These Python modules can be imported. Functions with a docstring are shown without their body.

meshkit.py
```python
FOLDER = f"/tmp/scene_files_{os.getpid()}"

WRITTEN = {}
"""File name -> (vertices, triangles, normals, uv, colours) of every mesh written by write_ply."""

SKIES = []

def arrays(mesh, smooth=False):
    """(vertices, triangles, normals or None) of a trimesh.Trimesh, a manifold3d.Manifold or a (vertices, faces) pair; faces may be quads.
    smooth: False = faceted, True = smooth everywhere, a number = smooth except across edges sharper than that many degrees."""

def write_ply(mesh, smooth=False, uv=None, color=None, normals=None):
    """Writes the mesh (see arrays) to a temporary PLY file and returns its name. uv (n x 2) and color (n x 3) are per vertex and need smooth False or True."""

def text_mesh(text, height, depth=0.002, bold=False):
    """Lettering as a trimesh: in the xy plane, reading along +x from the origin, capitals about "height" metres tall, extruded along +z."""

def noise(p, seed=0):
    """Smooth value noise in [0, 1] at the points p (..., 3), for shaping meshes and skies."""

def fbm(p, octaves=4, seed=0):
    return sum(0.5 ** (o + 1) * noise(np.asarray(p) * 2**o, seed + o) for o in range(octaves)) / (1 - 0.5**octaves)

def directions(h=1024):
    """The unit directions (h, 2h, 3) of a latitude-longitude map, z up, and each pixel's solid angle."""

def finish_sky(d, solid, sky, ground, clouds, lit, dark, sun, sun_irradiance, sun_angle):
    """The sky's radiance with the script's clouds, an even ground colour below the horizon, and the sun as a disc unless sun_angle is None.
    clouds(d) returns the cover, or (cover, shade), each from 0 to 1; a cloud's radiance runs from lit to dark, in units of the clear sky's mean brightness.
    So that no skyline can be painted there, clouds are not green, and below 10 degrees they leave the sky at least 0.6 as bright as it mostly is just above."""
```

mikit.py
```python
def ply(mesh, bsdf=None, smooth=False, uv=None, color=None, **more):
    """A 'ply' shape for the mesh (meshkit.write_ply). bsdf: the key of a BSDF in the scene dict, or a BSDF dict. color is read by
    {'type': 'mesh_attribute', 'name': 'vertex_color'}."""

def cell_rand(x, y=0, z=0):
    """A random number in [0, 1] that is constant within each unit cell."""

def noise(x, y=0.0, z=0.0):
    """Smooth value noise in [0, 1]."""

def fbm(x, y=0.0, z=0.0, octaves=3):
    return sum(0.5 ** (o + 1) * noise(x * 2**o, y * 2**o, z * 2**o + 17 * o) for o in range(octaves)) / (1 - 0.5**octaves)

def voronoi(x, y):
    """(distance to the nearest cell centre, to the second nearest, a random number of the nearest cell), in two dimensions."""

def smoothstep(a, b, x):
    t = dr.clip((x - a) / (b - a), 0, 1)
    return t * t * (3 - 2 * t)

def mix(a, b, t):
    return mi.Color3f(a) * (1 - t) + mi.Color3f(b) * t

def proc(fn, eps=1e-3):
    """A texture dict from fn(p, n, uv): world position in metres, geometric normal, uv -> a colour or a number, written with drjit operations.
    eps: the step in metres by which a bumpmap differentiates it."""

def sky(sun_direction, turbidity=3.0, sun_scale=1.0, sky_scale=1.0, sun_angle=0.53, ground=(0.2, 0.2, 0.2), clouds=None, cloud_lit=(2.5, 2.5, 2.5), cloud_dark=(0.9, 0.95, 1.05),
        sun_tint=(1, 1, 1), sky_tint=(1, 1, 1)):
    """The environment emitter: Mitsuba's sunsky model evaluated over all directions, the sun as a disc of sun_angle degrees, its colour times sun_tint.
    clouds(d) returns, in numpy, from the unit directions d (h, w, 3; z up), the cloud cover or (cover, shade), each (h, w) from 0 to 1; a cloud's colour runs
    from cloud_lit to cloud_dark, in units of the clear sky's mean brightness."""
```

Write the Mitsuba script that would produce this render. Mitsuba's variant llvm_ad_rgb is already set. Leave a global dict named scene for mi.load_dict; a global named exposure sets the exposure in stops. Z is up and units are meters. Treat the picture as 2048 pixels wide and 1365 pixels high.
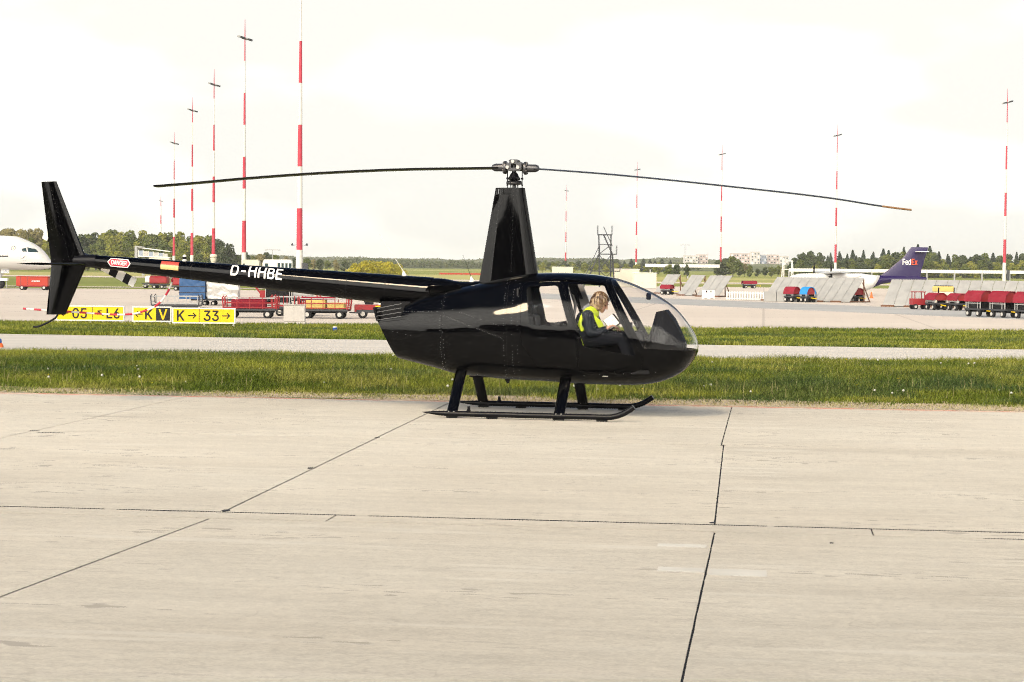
import math, random
import numpy as np, trimesh, manifold3d as m3
import mitsuba as mi, drjit as dr
import mikit, meshkit
from mikit import proc, noise, fbm, voronoi, cell_rand, smoothstep, mix
from scipy.interpolate import PchipInterpolator
from scipy.spatial import cKDTree
from shapely.geometry import Polygon, LineString, Point, box as sbox
from shapely import affinity

rng = np.random.default_rng(7)
random.seed(7)
T = mi.ScalarTransform4f
scene, labels = {}, {}

# ------------------------------------------------------------------ camera, sky, exposure
CAM = np.array([0.0, 0.0, 1.94])
PITCH, ROLL = math.radians(2.181), math.radians(0.57)
_up = np.array([-math.sin(ROLL), math.sin(PITCH) * math.cos(ROLL), math.cos(PITCH) * math.cos(ROLL)])
scene['camera'] = {'type': 'perspective', 'fov': 28.865, 'fov_axis': 'x', 'near_clip': 0.1, 'far_clip': 8000.0,
                   'to_world': T().look_at(origin=CAM.tolist(), target=(CAM + [0, math.cos(PITCH), -math.sin(PITCH)]).tolist(), up=_up.tolist())}
SUN = (-0.45, -0.82, 0.85)
exposure = -0.12


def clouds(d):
    """A bank of bright cumulus all round the horizon, blue sky overhead; out of view its sun side is raised and brightened to reflect in the black paint."""
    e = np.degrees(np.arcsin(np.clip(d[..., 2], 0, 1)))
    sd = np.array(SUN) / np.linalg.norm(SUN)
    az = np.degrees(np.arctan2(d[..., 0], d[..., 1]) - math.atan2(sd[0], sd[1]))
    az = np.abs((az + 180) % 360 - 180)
    off = np.hypot(np.maximum(np.abs(e - 27) - 8, 0) * 1.2, np.maximum(az - 24, 0) * 0.6)  # stretched bright band behind the camera, shaped for the fuselage highlights
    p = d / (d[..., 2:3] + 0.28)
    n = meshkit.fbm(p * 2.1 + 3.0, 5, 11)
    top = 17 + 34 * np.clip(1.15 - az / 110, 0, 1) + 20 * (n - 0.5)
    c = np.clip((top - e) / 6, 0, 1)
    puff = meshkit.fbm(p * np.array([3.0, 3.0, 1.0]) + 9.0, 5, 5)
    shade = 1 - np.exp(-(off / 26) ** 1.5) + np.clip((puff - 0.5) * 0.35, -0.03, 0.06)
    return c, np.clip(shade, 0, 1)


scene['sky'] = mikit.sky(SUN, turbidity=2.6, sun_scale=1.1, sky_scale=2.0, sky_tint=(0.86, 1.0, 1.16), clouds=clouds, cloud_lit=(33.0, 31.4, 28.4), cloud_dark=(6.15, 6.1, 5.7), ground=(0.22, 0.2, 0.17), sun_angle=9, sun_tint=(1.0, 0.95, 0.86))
labels['sky'] = {'kind': 'structure'}


# ------------------------------------------------------------------ helpers
def numbered(key):
    if key not in scene and key not in labels:
        return key
    i = 1
    while f'{key}_{i:03d}' in scene or f'{key}_{i:03d}' in labels:
        i += 1
    return f'{key}_{i:03d}'


def tag(key, label=None, cat=None, group=None, kind=None):
    d = {k: v for k, v in (('label', label), ('category', cat), ('group', group), ('kind', kind)) if v}
    if d:
        labels[key] = d


def put(name, mesh, mat, parent=None, smooth=False, normals=None, to=None, color=None, **t):
    """ONE entry of the scene (a thing, or a part of its parent)."""
    key = numbered(parent + '__' + name if parent else name)
    if isinstance(mesh, dict):
        d = dict(mesh)
    elif normals is not None:
        d = {'type': 'ply', 'filename': meshkit.write_ply(mesh, False, normals=normals), 'face_normals': False, 'bsdf': {'type': 'ref', 'id': mat}}
    else:
        d = mikit.ply(mesh, mat, smooth=smooth, color=color)
    if to is not None:
        d['to_world'] = to
    scene[key] = d
    tag(key, **t)
    return key


def thing(name, label, cat, group=None):
    key = numbered(name)
    tag(key, label, cat, group)
    return key


def cat(ms):
    return trimesh.util.concatenate([m for m in ms if m is not None])


def tm(v, f):
    return trimesh.Trimesh(np.asarray(v, float), np.asarray(f), process=False)


def box(c, s, rz=0.0, ry=0.0, ch=None):
    """A box with chamfered edges, centre c, size s."""
    s = np.asarray(s, float) / 2
    ch = min(0.12 * s.min() * 2, 0.02) if ch is None else ch
    if ch <= 0:
        m = trimesh.creation.box(2 * s)
    else:
        p = []
        for sx in (-1, 1):
            for sy in (-1, 1):
                for sz in (-1, 1):
                    q = np.array([sx, sy, sz])
                    for k in range(3):
                        o = s - ch
                        o[k] = s[k]
                        p.append(q * o)
        m = trimesh.convex.convex_hull(np.array(p))
    M = trimesh.transformations.euler_matrix(0, ry, rz)
    M[:3, 3] = c
    m.apply_transform(M)
    return m


def tube(pts, r, n=8, cap=True):
    p = np.asarray(pts, float)
    r = np.broadcast_to(np.asarray(r, float), (len(p),))
    t = np.gradient(p, axis=0)
    t /= np.linalg.norm(t, axis=1, keepdims=True)
    ref = np.array([0, 0, 1.0]) if abs(t[:, 2]).mean() < 0.8 else np.array([1.0, 0, 0])
    a = np.cross(t, ref)
    a /= np.linalg.norm(a, axis=1, keepdims=True)
    b = np.cross(a, t)
    w = np.arange(n) * 2 * np.pi / n
    v = p[:, None] + r[:, None, None] * (np.cos(w)[None, :, None] * a[:, None] + np.sin(w)[None, :, None] * b[:, None])
    v = v.reshape(-1, 3)
    i, j = np.meshgrid(np.arange(len(p) - 1), np.arange(n), indexing='ij')
    A, B, C, D = i * n + j, i * n + (j + 1) % n, (i + 1) * n + (j + 1) % n, (i + 1) * n + j
    f = np.concatenate([np.stack([A, C, B], -1).reshape(-1, 3), np.stack([A, D, C], -1).reshape(-1, 3)])
    if cap:
        k = len(v)
        v = np.vstack([v, p[:1], p[-1:]])
        j = np.arange(n)
        l = (len(p) - 1) * n
        f = np.vstack([f, np.stack([j, (j + 1) % n, j * 0 + k], 1), np.stack([l + (j + 1) % n, l + j, j * 0 + k + 1], 1)])
    m = tm(v, f)
    if m.volume < 0:
        m.invert()
    return m


def rod(a, b, r, r2=None, n=8):
    return tube([a, b], [r, r if r2 is None else r2], n)


def lathe(prof, n=24, axis='z', at=(0, 0, 0)):
    """Solid of revolution of [(r, h), ...]."""
    prof = np.asarray(prof, float)
    w = np.arange(n) * 2 * np.pi / n
    v = np.stack([prof[:, 0, None] * np.cos(w), prof[:, 0, None] * np.sin(w), np.broadcast_to(prof[:, 1, None], (len(prof), n))], -1).reshape(-1, 3)
    i, j = np.meshgrid(np.arange(len(prof) - 1), np.arange(n), indexing='ij')
    A, B, C, D = i * n + j, i * n + (j + 1) % n, (i + 1) * n + (j + 1) % n, (i + 1) * n + j
    f = np.concatenate([np.stack([A, B, C], -1).reshape(-1, 3), np.stack([A, C, D], -1).reshape(-1, 3)])
    if axis == 'x':
        v = v[:, [2, 0, 1]]
    if axis == 'y':
        v = v[:, [1, 2, 0]]
    return tm(v + np.asarray(at, float), f)


def wheel(c, r, w, axis='y', n=20):
    return lathe([(0, -w * .5), (r * .55, -w * .5), (r * .9, -w * .5), (r, -w * .3), (r, w * .3), (r * .9, w * .5), (r * .55, w * .5), (0, w * .5)], n, axis, c)


def prism(poly, y0, y1):
    """Manifold: the (X, Z) polygon pulled along Y from y0 to y1."""
    poly = np.asarray(poly, float)
    if Polygon(poly).exterior.is_ccw is False:
        poly = poly[::-1]
    m = m3.Manifold.extrude(m3.CrossSection([poly.tolist()]), y1 - y0)
    return m.rotate([90, 0, 0]).translate([0, y1, 0])


def to_tm(m):
    q = m.to_mesh()
    return tm(q.vert_properties[:, :3], q.tri_verts)


def to_m3(t):
    return m3.Manifold(m3.Mesh(np.asarray(t.vertices, np.float32), np.asarray(t.faces, np.uint32)))


def rounded(poly, r):
    return np.array(Polygon(poly).buffer(-r, join_style='mitre').buffer(r, quad_segs=5).exterior.coords)[:-1]


def grid_loft(P, closed=True):
    """Rings P (n, k, 3) -> a closed solid with capped ends."""
    n, k = P.shape[:2]
    v = P.reshape(-1, 3)
    i, j = np.meshgrid(np.arange(n - 1), np.arange(k), indexing='ij')
    A, B, C, D = i * k + j, i * k + (j + 1) % k, (i + 1) * k + (j + 1) % k, (i + 1) * k + j
    f = [np.stack([A, B, C], -1).reshape(-1, 3), np.stack([A, C, D], -1).reshape(-1, 3)]
    c = len(v)
    v = np.vstack([v, P[0].mean(0), P[-1].mean(0)])
    j = np.arange(k)
    f += [np.stack([(j + 1) % k, j, j * 0 + c], 1), np.stack([(n - 1) * k + j, (n - 1) * k + (j + 1) % k, j * 0 + c + 1], 1)]
    m = tm(v, np.vstack(f))
    if m.volume < 0:
        m.invert()
    return m


def lerp_tab(tab):
    tab = np.asarray(tab, float)
    return PchipInterpolator(tab[:, 0], tab[:, 1], extrapolate=True)


def sstep(a, b, x):
    t = np.clip((np.asarray(x, float) - a) / (b - a), 0, 1)
    return t * t * (3 - 2 * t)


def gz(y):
    """Height of the ground: it falls 0.65 m from the apron's edge to the far apron."""
    return -0.65 * sstep(30, 75, y)


# ------------------------------------------------------------------ materials
def mat(name, color, rough=0.5, spec=0.5, metal=0.0, cc=0.0, two=True, **k):
    c = color if isinstance(color, dict) else {'type': 'rgb', 'value': list(color)}
    d = {'type': 'principled', 'base_color': c, 'roughness': rough, 'specular': spec, 'metallic': metal, **k}
    if cc:
        d.update(clearcoat=cc, clearcoat_gloss=0.98)
    scene[name] = {'type': 'twosided', 'bsdf': d} if two else d
    return name


def grime(c, amount=0.25, scale=3.0, dirt=(0.16, 0.14, 0.11)):
    """A colour with dirt specks and worn patches at two sizes."""
    def fn(p, n, uv):
        a = fbm(p.x * scale, p.y * scale, p.z * scale, 4)
        b = noise(p.x * scale * 11, p.y * scale * 11, p.z * scale * 11)
        t = smoothstep(0.5, 0.8, a * 0.75 + b * 0.25) * amount * 2
        return mix(c, dirt, dr.minimum(t, 0.9)) * (0.9 + 0.2 * a)
    return proc(fn)


def f_concrete(p, n, uv):
    # broom finish along the rows (rotated 7.2 degrees), blotches, pores, hairline cracks
    u = p.x * 0.9921 - p.y * 0.1253
    v = p.x * 0.1253 + p.y * 0.9921
    s1 = fbm(u * 0.5, v * 2.6, 0.0, 4)
    s2 = fbm(u * 2.2 + 40, v * 13.0, 2.0, 3)
    blot = fbm(u * 0.45 + 7, v * 0.7, 5.0, 4)
    big = noise(u * 0.13 + 3, v * 0.2 + 8, 4.0)
    por = noise(u * 70, v * 70, 1.0)
    fine = noise(u * 22, v * 30, 6.0)
    sp = smoothstep(0.72, 0.86, noise(u * 7, v * 24, 7.0)) * smoothstep(0.5, 0.7, s1)
    w1 = smoothstep(0.022, 0.0, dr.abs(fbm(u * 2.4 + 60, v * 4.2, 9.0, 3) - 0.5)) * smoothstep(0.5, 0.72, noise(u * 1.1, v * 1.6, 12.0))
    w2 = smoothstep(0.012, 0.0, dr.abs(fbm(u * 0.7 + 20, v * 1.3, 19.0, 4) - 0.5)) * smoothstep(0.55, 0.8, noise(u * 0.5, v * 0.8, 22.0))
    scuff = smoothstep(0.66, 0.82, fbm(u * 0.6 + 90, v * 6.0, 14.0, 3))
    # old oil stains
    st = 0.0
    for su, sv, ru, rv in ((-8.0, 24.0, 0.62, 0.16), (-6.2, 18.6, 0.25, 0.10), (2.3, 18.2, 0.3, 0.12), (-2.0, 12.4, 0.22, 0.10), (1.6, 11.2, 0.18, 0.10)):
        q = dr.sqrt(dr.square((u - su) / ru) + dr.square((v - sv) / rv))
        st = st + smoothstep(1.0, 0.35, q + 0.7 * (fbm(u * 5, v * 9, 33.0, 3) - 0.5)) * (0.30 if su < -7 else 0.13)
    slab = cell_rand(dr.floor((u + 0.37) / 3.9), dr.floor((v - 1.0) / 6.9), 3.0)
    k = 0.955 + 0.15 * (s1 - 0.5) + 0.15 * (s2 - 0.5) + 0.22 * (big - 0.5) + 0.13 * (por - 0.5) + 0.10 * (fine - 0.5) + 0.09 * (slab - 0.5)
    c = mix((0.388, 0.356, 0.298), (0.456, 0.430, 0.370), blot)
    c = mix(c * k, (0.17, 0.155, 0.14), sp * 0.5)
    c = mix(c, (0.50, 0.48, 0.43), scuff * 0.35)
    return mix(c, (0.16, 0.145, 0.125), dr.minimum(w1 * 0.14 + w2 * 0.22 + st, 0.6))


mat('concrete', proc(f_concrete), 0.85, 0.25)


def f_farconc(p, n, uv):
    a = fbm(p.x * 0.05, p.y * 0.16, 0.0, 4)
    b = fbm(p.x * 0.5, p.y * 1.4, 3.0, 3)
    c = mix((0.345, 0.305, 0.265), (0.43, 0.39, 0.345), a * 0.7 + b * 0.3)
    d = p.x * 0.9921 - p.y * 0.1253
    e = p.x * 0.1253 + p.y * 0.9921
    j = smoothstep(0.10, 0.03, dr.abs(d / 7.5 - dr.round(d / 7.5)) * 7.5) + smoothstep(0.14, 0.04, dr.abs(e / 7.5 - dr.round(e / 7.5)) * 7.5)
    return mix(c, (0.22, 0.2, 0.18), dr.minimum(j, 1) * 0.5)


mat('far_concrete', proc(f_farconc), 0.85, 0.25)


def f_asphalt(p, n, uv):
    a = fbm(p.x * 0.12, p.y * 0.9, 0.0, 4)
    b = noise(p.x * 30, p.y * 30)
    line = smoothstep(0.53, 0.62, fbm(p.x * 0.02, p.y * 1.1, 6.0, 2))
    return mix((0.31, 0.295, 0.27), (0.42, 0.40, 0.365), a * 0.6 + b * 0.2 + line * 0.2)


mat('asphalt', proc(f_asphalt), 0.85, 0.25)
mat('far_asphalt', proc(lambda p, n, uv: mix((0.21, 0.215, 0.215), (0.29, 0.29, 0.285), fbm(p.x * 0.05, p.y * 0.4, 1.0, 4))), 0.85, 0.25)


def f_soil(p, n, uv):
    a = fbm(p.x * 1.2, p.y * 1.2, 0.0, 4)
    b = noise(p.x * 14, p.y * 14, 2.0)
    c = mix((0.40, 0.335, 0.245), (0.28, 0.225, 0.155), b)
    green = smoothstep(0.35, 0.6, a + 0.12 * (p.y - 30.0))
    return mix(c, mix((0.07, 0.095, 0.022), (0.11, 0.12, 0.035), b), green)


mat('soil', proc(f_soil), 0.95, 0.1)
mat('meadow', proc(lambda p, n, uv: mix(mix((0.10, 0.12, 0.035), (0.19, 0.20, 0.06), fbm(p.x * 0.02, p.y * 0.02, 0.0, 4)), (0.30, 0.27, 0.12), smoothstep(0.55, 0.7, fbm(p.x * 0.006 + 4, p.y * 0.012, 3.0, 3)) * 0.6)), 0.95, 0.1)
mat('joint_tar', (0.022, 0.022, 0.024), 0.6, 0.4)
mat('repair_mortar', proc(lambda p, n, uv: mix((0.40, 0.39, 0.355), (0.50, 0.485, 0.44), fbm(p.x * 4, p.y * 9, 0.0, 3))), 0.8, 0.25)
mat('line_red', proc(lambda p, n, uv: mix((0.50, 0.20, 0.14), (0.46, 0.36, 0.28), smoothstep(0.35, 0.7, fbm(p.x * 5, p.y * 18, 0.0, 3)))), 0.8, 0.2)


def leafy(name, a, b, c, trans=0.5, sc=0.35):
    def fn(p, n, uv):
        h = fbm(p.x * sc, p.y * sc, p.z * sc, 3)
        k = cell_rand(p.x * 2.3, p.y * 2.3, p.z * 2.3)
        return mix(mix(a, b, smoothstep(0.3, 0.7, h)), c, k * k * 0.55)
    scene[name] = {'type': 'principledthin', 'base_color': proc(fn), 'roughness': 0.8, 'diff_trans': trans, 'eta': 1.3}


leafy('leaf_light', (0.15, 0.19, 0.03), (0.31, 0.31, 0.065), (0.42, 0.39, 0.12), 0.6)
leafy('leaf_mid', (0.10, 0.14, 0.04), (0.18, 0.21, 0.06), (0.25, 0.26, 0.09), 0.7)
leafy('leaf_dark', (0.055, 0.082, 0.04), (0.10, 0.125, 0.058), (0.14, 0.16, 0.075), 0.6)
leafy('leaf_olive', (0.20, 0.185, 0.08), (0.32, 0.28, 0.125), (0.40, 0.35, 0.17), 0.7)
leafy('leaf_fir', (0.035, 0.055, 0.042), (0.065, 0.088, 0.06), (0.09, 0.11, 0.08), 0.5)
leafy('leaf_yellow', (0.44, 0.40, 0.04), (0.62, 0.53, 0.07), (0.26, 0.29, 0.05), 0.7)
mat('bark', (0.09, 0.075, 0.06), 0.9, 0.1)


def f_blade(p, n, uv):
    a = fbm(p.x * 0.28, p.y * 0.5, 0.0, 4)
    k = cell_rand(p.x * 40, p.y * 40, 0.0)
    b = fbm(p.x * 0.9 + 30, p.y * 1.4, 4.0, 3)
    g = mix(mix((0.115, 0.16, 0.024), (0.285, 0.305, 0.046), smoothstep(0.30, 0.66, a)), (0.41, 0.39, 0.095), smoothstep(0.50, 0.74, b) * 0.6)
    g = mix(g, (0.065, 0.115, 0.045), smoothstep(0.55, 0.68, fbm(p.x * 0.55 + 11, p.y * 0.8, 8.0, 3)) * 0.7)
    return mix(g * (0.5 + 1.1 * k), (0.36, 0.34, 0.13), smoothstep(0.88, 1.0, k) * 0.7)


scene['grass_blade'] = {'type': 'principledthin', 'base_color': proc(f_blade), 'roughness': 0.6, 'diff_trans': 0.7, 'eta': 1.35}

# black gloss paint and the other helicopter materials
scene['black_paint'] = {'type': 'principled', 'base_color': {'type': 'rgb', 'value': [0.0012, 0.0012, 0.0016]}, 'roughness': 0.04, 'specular': 0.21}
mat('black_satin', (0.005, 0.005, 0.0065), 0.3, 0.22)
mat('black_matt', (0.008, 0.008, 0.009), 0.7, 0.2)
mat('cabin_trim', proc(lambda p, n, uv: mix((0.014, 0.014, 0.015), (0.034, 0.033, 0.034), fbm(p.x * 9, p.y * 9, p.z * 5, 3))), 0.6, 0.3)
mat('grey_trim', proc(lambda p, n, uv: mix((0.20, 0.19, 0.185), (0.33, 0.31, 0.30), fbm(p.x * 14, p.y * 14, p.z * 9, 3))), 0.6, 0.3)
mat('dark_steel', (0.10, 0.10, 0.105), 0.38, 0.5, 0.7)
mat('bright_steel', (0.62, 0.60, 0.55), 0.3, 0.5, 0.85)
mat('rivet_steel', (0.30, 0.30, 0.30), 0.25, 0.5, 0.5)
scene['windshield_pane'] = {'type': 'thindielectric', 'int_ior': 1.27, 'ext_ior': 1.0}
scene['clear_pane'] = {'type': 'thindielectric', 'int_ior': 1.13, 'ext_ior': 1.0}
mat('white_paint', (0.78, 0.76, 0.70), 0.45, 0.4)
mat('white_decal', (0.80, 0.79, 0.76), 0.4, 0.4)
mat('red_decal', (0.50, 0.025, 0.05), 0.4, 0.4)
mat('flag_red', (0.46, 0.07, 0.05), 0.35, 0.5)
mat('flag_gold', (0.62, 0.42, 0.16), 0.35, 0.5)
mat('blade_upper', (0.03, 0.03, 0.032), 0.4, 0.3)
mat('blade_tip', (0.30, 0.15, 0.05), 0.5, 0.3)
mat('black_decal', (0.012, 0.012, 0.013), 0.4, 0.4)

# ------------------------------------------------------------------ things on the far apron
ZG = -0.65


def at(x, y, rz=0.0, z=ZG, s=1.0):
    M = trimesh.transformations.euler_matrix(0, 0, math.radians(rz))
    M[:3, :3] *= s
    M[:3, 3] = (x, y, z)
    return M


def ob(name, mesh, m, parent, M, smooth=30, **t):
    q = mesh.copy()
    q.apply_transform(M)
    return put(name, q, m, parent, smooth, **t)


mat('mast_red', proc(lambda p, n, uv: mix((0.46, 0.028, 0.055), (0.52, 0.06, 0.085), noise(p.x * 3, p.y * 3, p.z * 1.3))), 0.5, 0.3)
mat('mast_white', proc(lambda p, n, uv: mix((0.66, 0.63, 0.57), (0.73, 0.70, 0.63), noise(p.x * 3, p.y * 3, p.z * 0.8))), 0.5, 0.3)
mat('cream_paint', grime((0.70, 0.64, 0.50), 0.15, 2.0), 0.5, 0.3)
mat('sign_yellow', (0.85, 0.56, 0.008), 0.5, 0.3)
mat('rubber', (0.018, 0.018, 0.02), 0.8, 0.2)
mat('hub_grey', (0.48, 0.46, 0.42), 0.5, 0.4)
mat('cart_red', grime((0.30, 0.018, 0.022), 0.22, 2.5, (0.12, 0.05, 0.04)), 0.5, 0.4)
mat('canvas_red', proc(lambda p, n, uv: mix((0.19, 0.010, 0.022), (0.29, 0.024, 0.042), fbm(p.x * 2.5, p.y * 2.5, p.z * 2.5, 3))), 0.75, 0.2)
mat('gpu_red', grime((0.42, 0.035, 0.016), 0.2, 2.0, (0.2, 0.05, 0.03)), 0.45, 0.4)
mat('galvanised', grime((0.38, 0.38, 0.37), 0.25, 4.0, (0.2, 0.18, 0.16)), 0.5, 0.4)
mat('fence_panel', proc(lambda p, n, uv: mix((0.27, 0.268, 0.26), (0.40, 0.395, 0.375), fbm(p.x * 2.5, p.y * 2.5, p.z * 2.0, 4))), 0.7, 0.3)
mat('dark_frame', (0.04, 0.042, 0.048), 0.5, 0.4)
mat('rust_brown', (0.16, 0.08, 0.05), 0.8, 0.2)
mat('tarp_blue', proc(lambda p, n, uv: mix((0.018, 0.06, 0.17), (0.04, 0.12, 0.27), fbm(p.x * 4, p.y * 4, p.z * 2.5, 4))), 0.45, 0.4)
mat('foil_silver', proc(lambda p, n, uv: mix((0.42, 0.41, 0.39), (0.68, 0.66, 0.62), fbm(p.x * 5, p.y * 5, p.z * 5, 4))), 0.3, 0.5, 0.3)
mat('aircraft_white', (0.76, 0.74, 0.70), 0.25, 0.5)
mat('aircraft_grey', (0.34, 0.36, 0.38), 0.35, 0.5)
mat('tail_purple', (0.018, 0.008, 0.070), 0.35, 0.5)
mat('letter_orange', (0.75, 0.10, 0.035), 0.5, 0.3)
mat('dark_glass', (0.025, 0.05, 0.055), 0.08, 0.6)
mat('canvas_blue', (0.03, 0.25, 0.62), 0.7, 0.2)
mat('taxi_blue', (0.01, 0.06, 0.30), 0.25, 0.5)
mat('cone_orange', (0.72, 0.15, 0.04), 0.6, 0.3)
mat('cargo_yellow', (0.66, 0.50, 0.16), 0.6, 0.3)
mat('cabinet_grey', grime((0.50, 0.47, 0.43), 0.12, 4.0), 0.6, 0.3)
mat('facade_pale', (0.55, 0.52, 0.48), 0.8, 0.2)
mat('facade_pink', (0.50, 0.41, 0.38), 0.8, 0.2)
mat('facade_blue', (0.30, 0.34, 0.42), 0.6, 0.3)
mat('added_hangar_clad', (0.05, 0.055, 0.06), 0.6, 0.3)
mat('straw', (0.42, 0.37, 0.19), 0.9, 0.1)
mat('pebble', (0.36, 0.31, 0.24), 0.9, 0.1)
mat('dandelion_fluff', (0.55, 0.54, 0.48), 0.9, 0.1)
mat('dandelion_yellow', (0.75, 0.55, 0.02), 0.8, 0.1)
mat('stalk_green', (0.13, 0.15, 0.05), 0.8, 0.1)
leafy('leaf_far', (0.075, 0.10, 0.045), (0.13, 0.15, 0.06), (0.17, 0.18, 0.08), 0.6, 0.02)
mat('wood_hill', proc(lambda p, n, uv: mix((0.05, 0.065, 0.035), (0.105, 0.115, 0.05), fbm(p.x * 0.03, p.y * 0.03, p.z * 0.2, 4))), 0.95, 0.1)
mat('field_pale', proc(lambda p, n, uv: mix((0.36, 0.34, 0.20), (0.25, 0.27, 0.12), fbm(p.x * 0.004, p.y * 0.02, 0.0, 3))), 0.95, 0.1)

# ------------------------------------------------------------------ thin haze over the whole place
scene['haze_air'] = {'type': 'homogeneous', 'albedo': {'type': 'rgb', 'value': [0.95, 0.95, 0.95]}, 'sigma_t': 0.00014}
scene['haze'] = {'type': 'cube', 'bsdf': {'type': 'null'}, 'interior': {'type': 'ref', 'id': 'haze_air'}, 'to_world': T().translate([0, 2000, 20]).scale([4100, 2600, 24])}
scene['camera']['medium'] = {'type': 'ref', 'id': 'haze_air'}
labels['haze'] = {'label': 'thin summer haze over the airfield', 'category': 'haze', 'kind': 'stuff'}
# ------------------------------------------------------------------ helicopter (local frame: X to the nose, Y away from the camera, Z up)
HO, HYAW = np.array([0.042, 26.0, 0.0]), math.radians(-10.8)
HM = trimesh.transformations.euler_matrix(0, 0, HYAW)
HM[:3, 3] = HO


def H(m):
    m = m.copy()
    m.apply_transform(HM)
    return m


heli = thing('helicopter', 'glossy black light helicopter with two rotor blades parked on the concrete apron', 'helicopter')


def hp(name, mesh, mat_, parent=heli, smooth=30, **k):
    return put(name, H(mesh), mat_, parent, smooth, **k)


XN, RN = 1.9, 0.494


def u_of(x):
    x = np.asarray(x, float)
    return np.where(x < XN, x, XN + RN * np.arcsin(np.clip((x - XN) / RN, -1, 1)))


def x_of(u):
    u = np.asarray(u, float)
    return np.where(u < XN, u, XN + RN * np.sin((u - XN) / RN))


def utab(t):
    t = np.asarray(t, float)
    return PchipInterpolator(u_of(t[:, 0]), t[:, 1], extrapolate=True)


Z_TOP = utab([(-2.1, 1.22), (-1.75, 1.33), (-1.413, 1.445), (-1.284, 1.506), (-.887, 1.61), (-.518, 1.689), (-.078, 1.783), (.306, 1.843), (.65, 1.85), (.978, 1.836), (1.208, 1.808), (1.352, 1.779), (1.502, 1.734), (1.744, 1.632), (1.9, 1.552), (2.076, 1.432), (2.233, 1.258), (2.325, 1.121), (2.378, 1.007), (2.394, .885)])
Z_BOT = utab([(-2.1, .86), (-1.7, .74), (-1.468, .684), (-1.006, .58), (-.843, .537), (-.708, .509), (-.466, .49), (-.091, .46), (.526, .44), (.751, .427), (1.126, .414), (1.531, .412), (1.759, .428), (1.9, .455), (2.011, .492), (2.203, .594), (2.292, .683), (2.368, .8), (2.394, .885)])
_h = [(-2.1, .30), (-1.8, .335), (-1.4, .43), (-1.0, .525), (-.6, .60), (-.2, .635), (.3, .645), (1.0, .645), (1.4, .625), (1.7, .575), (1.9, .525)]
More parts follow.
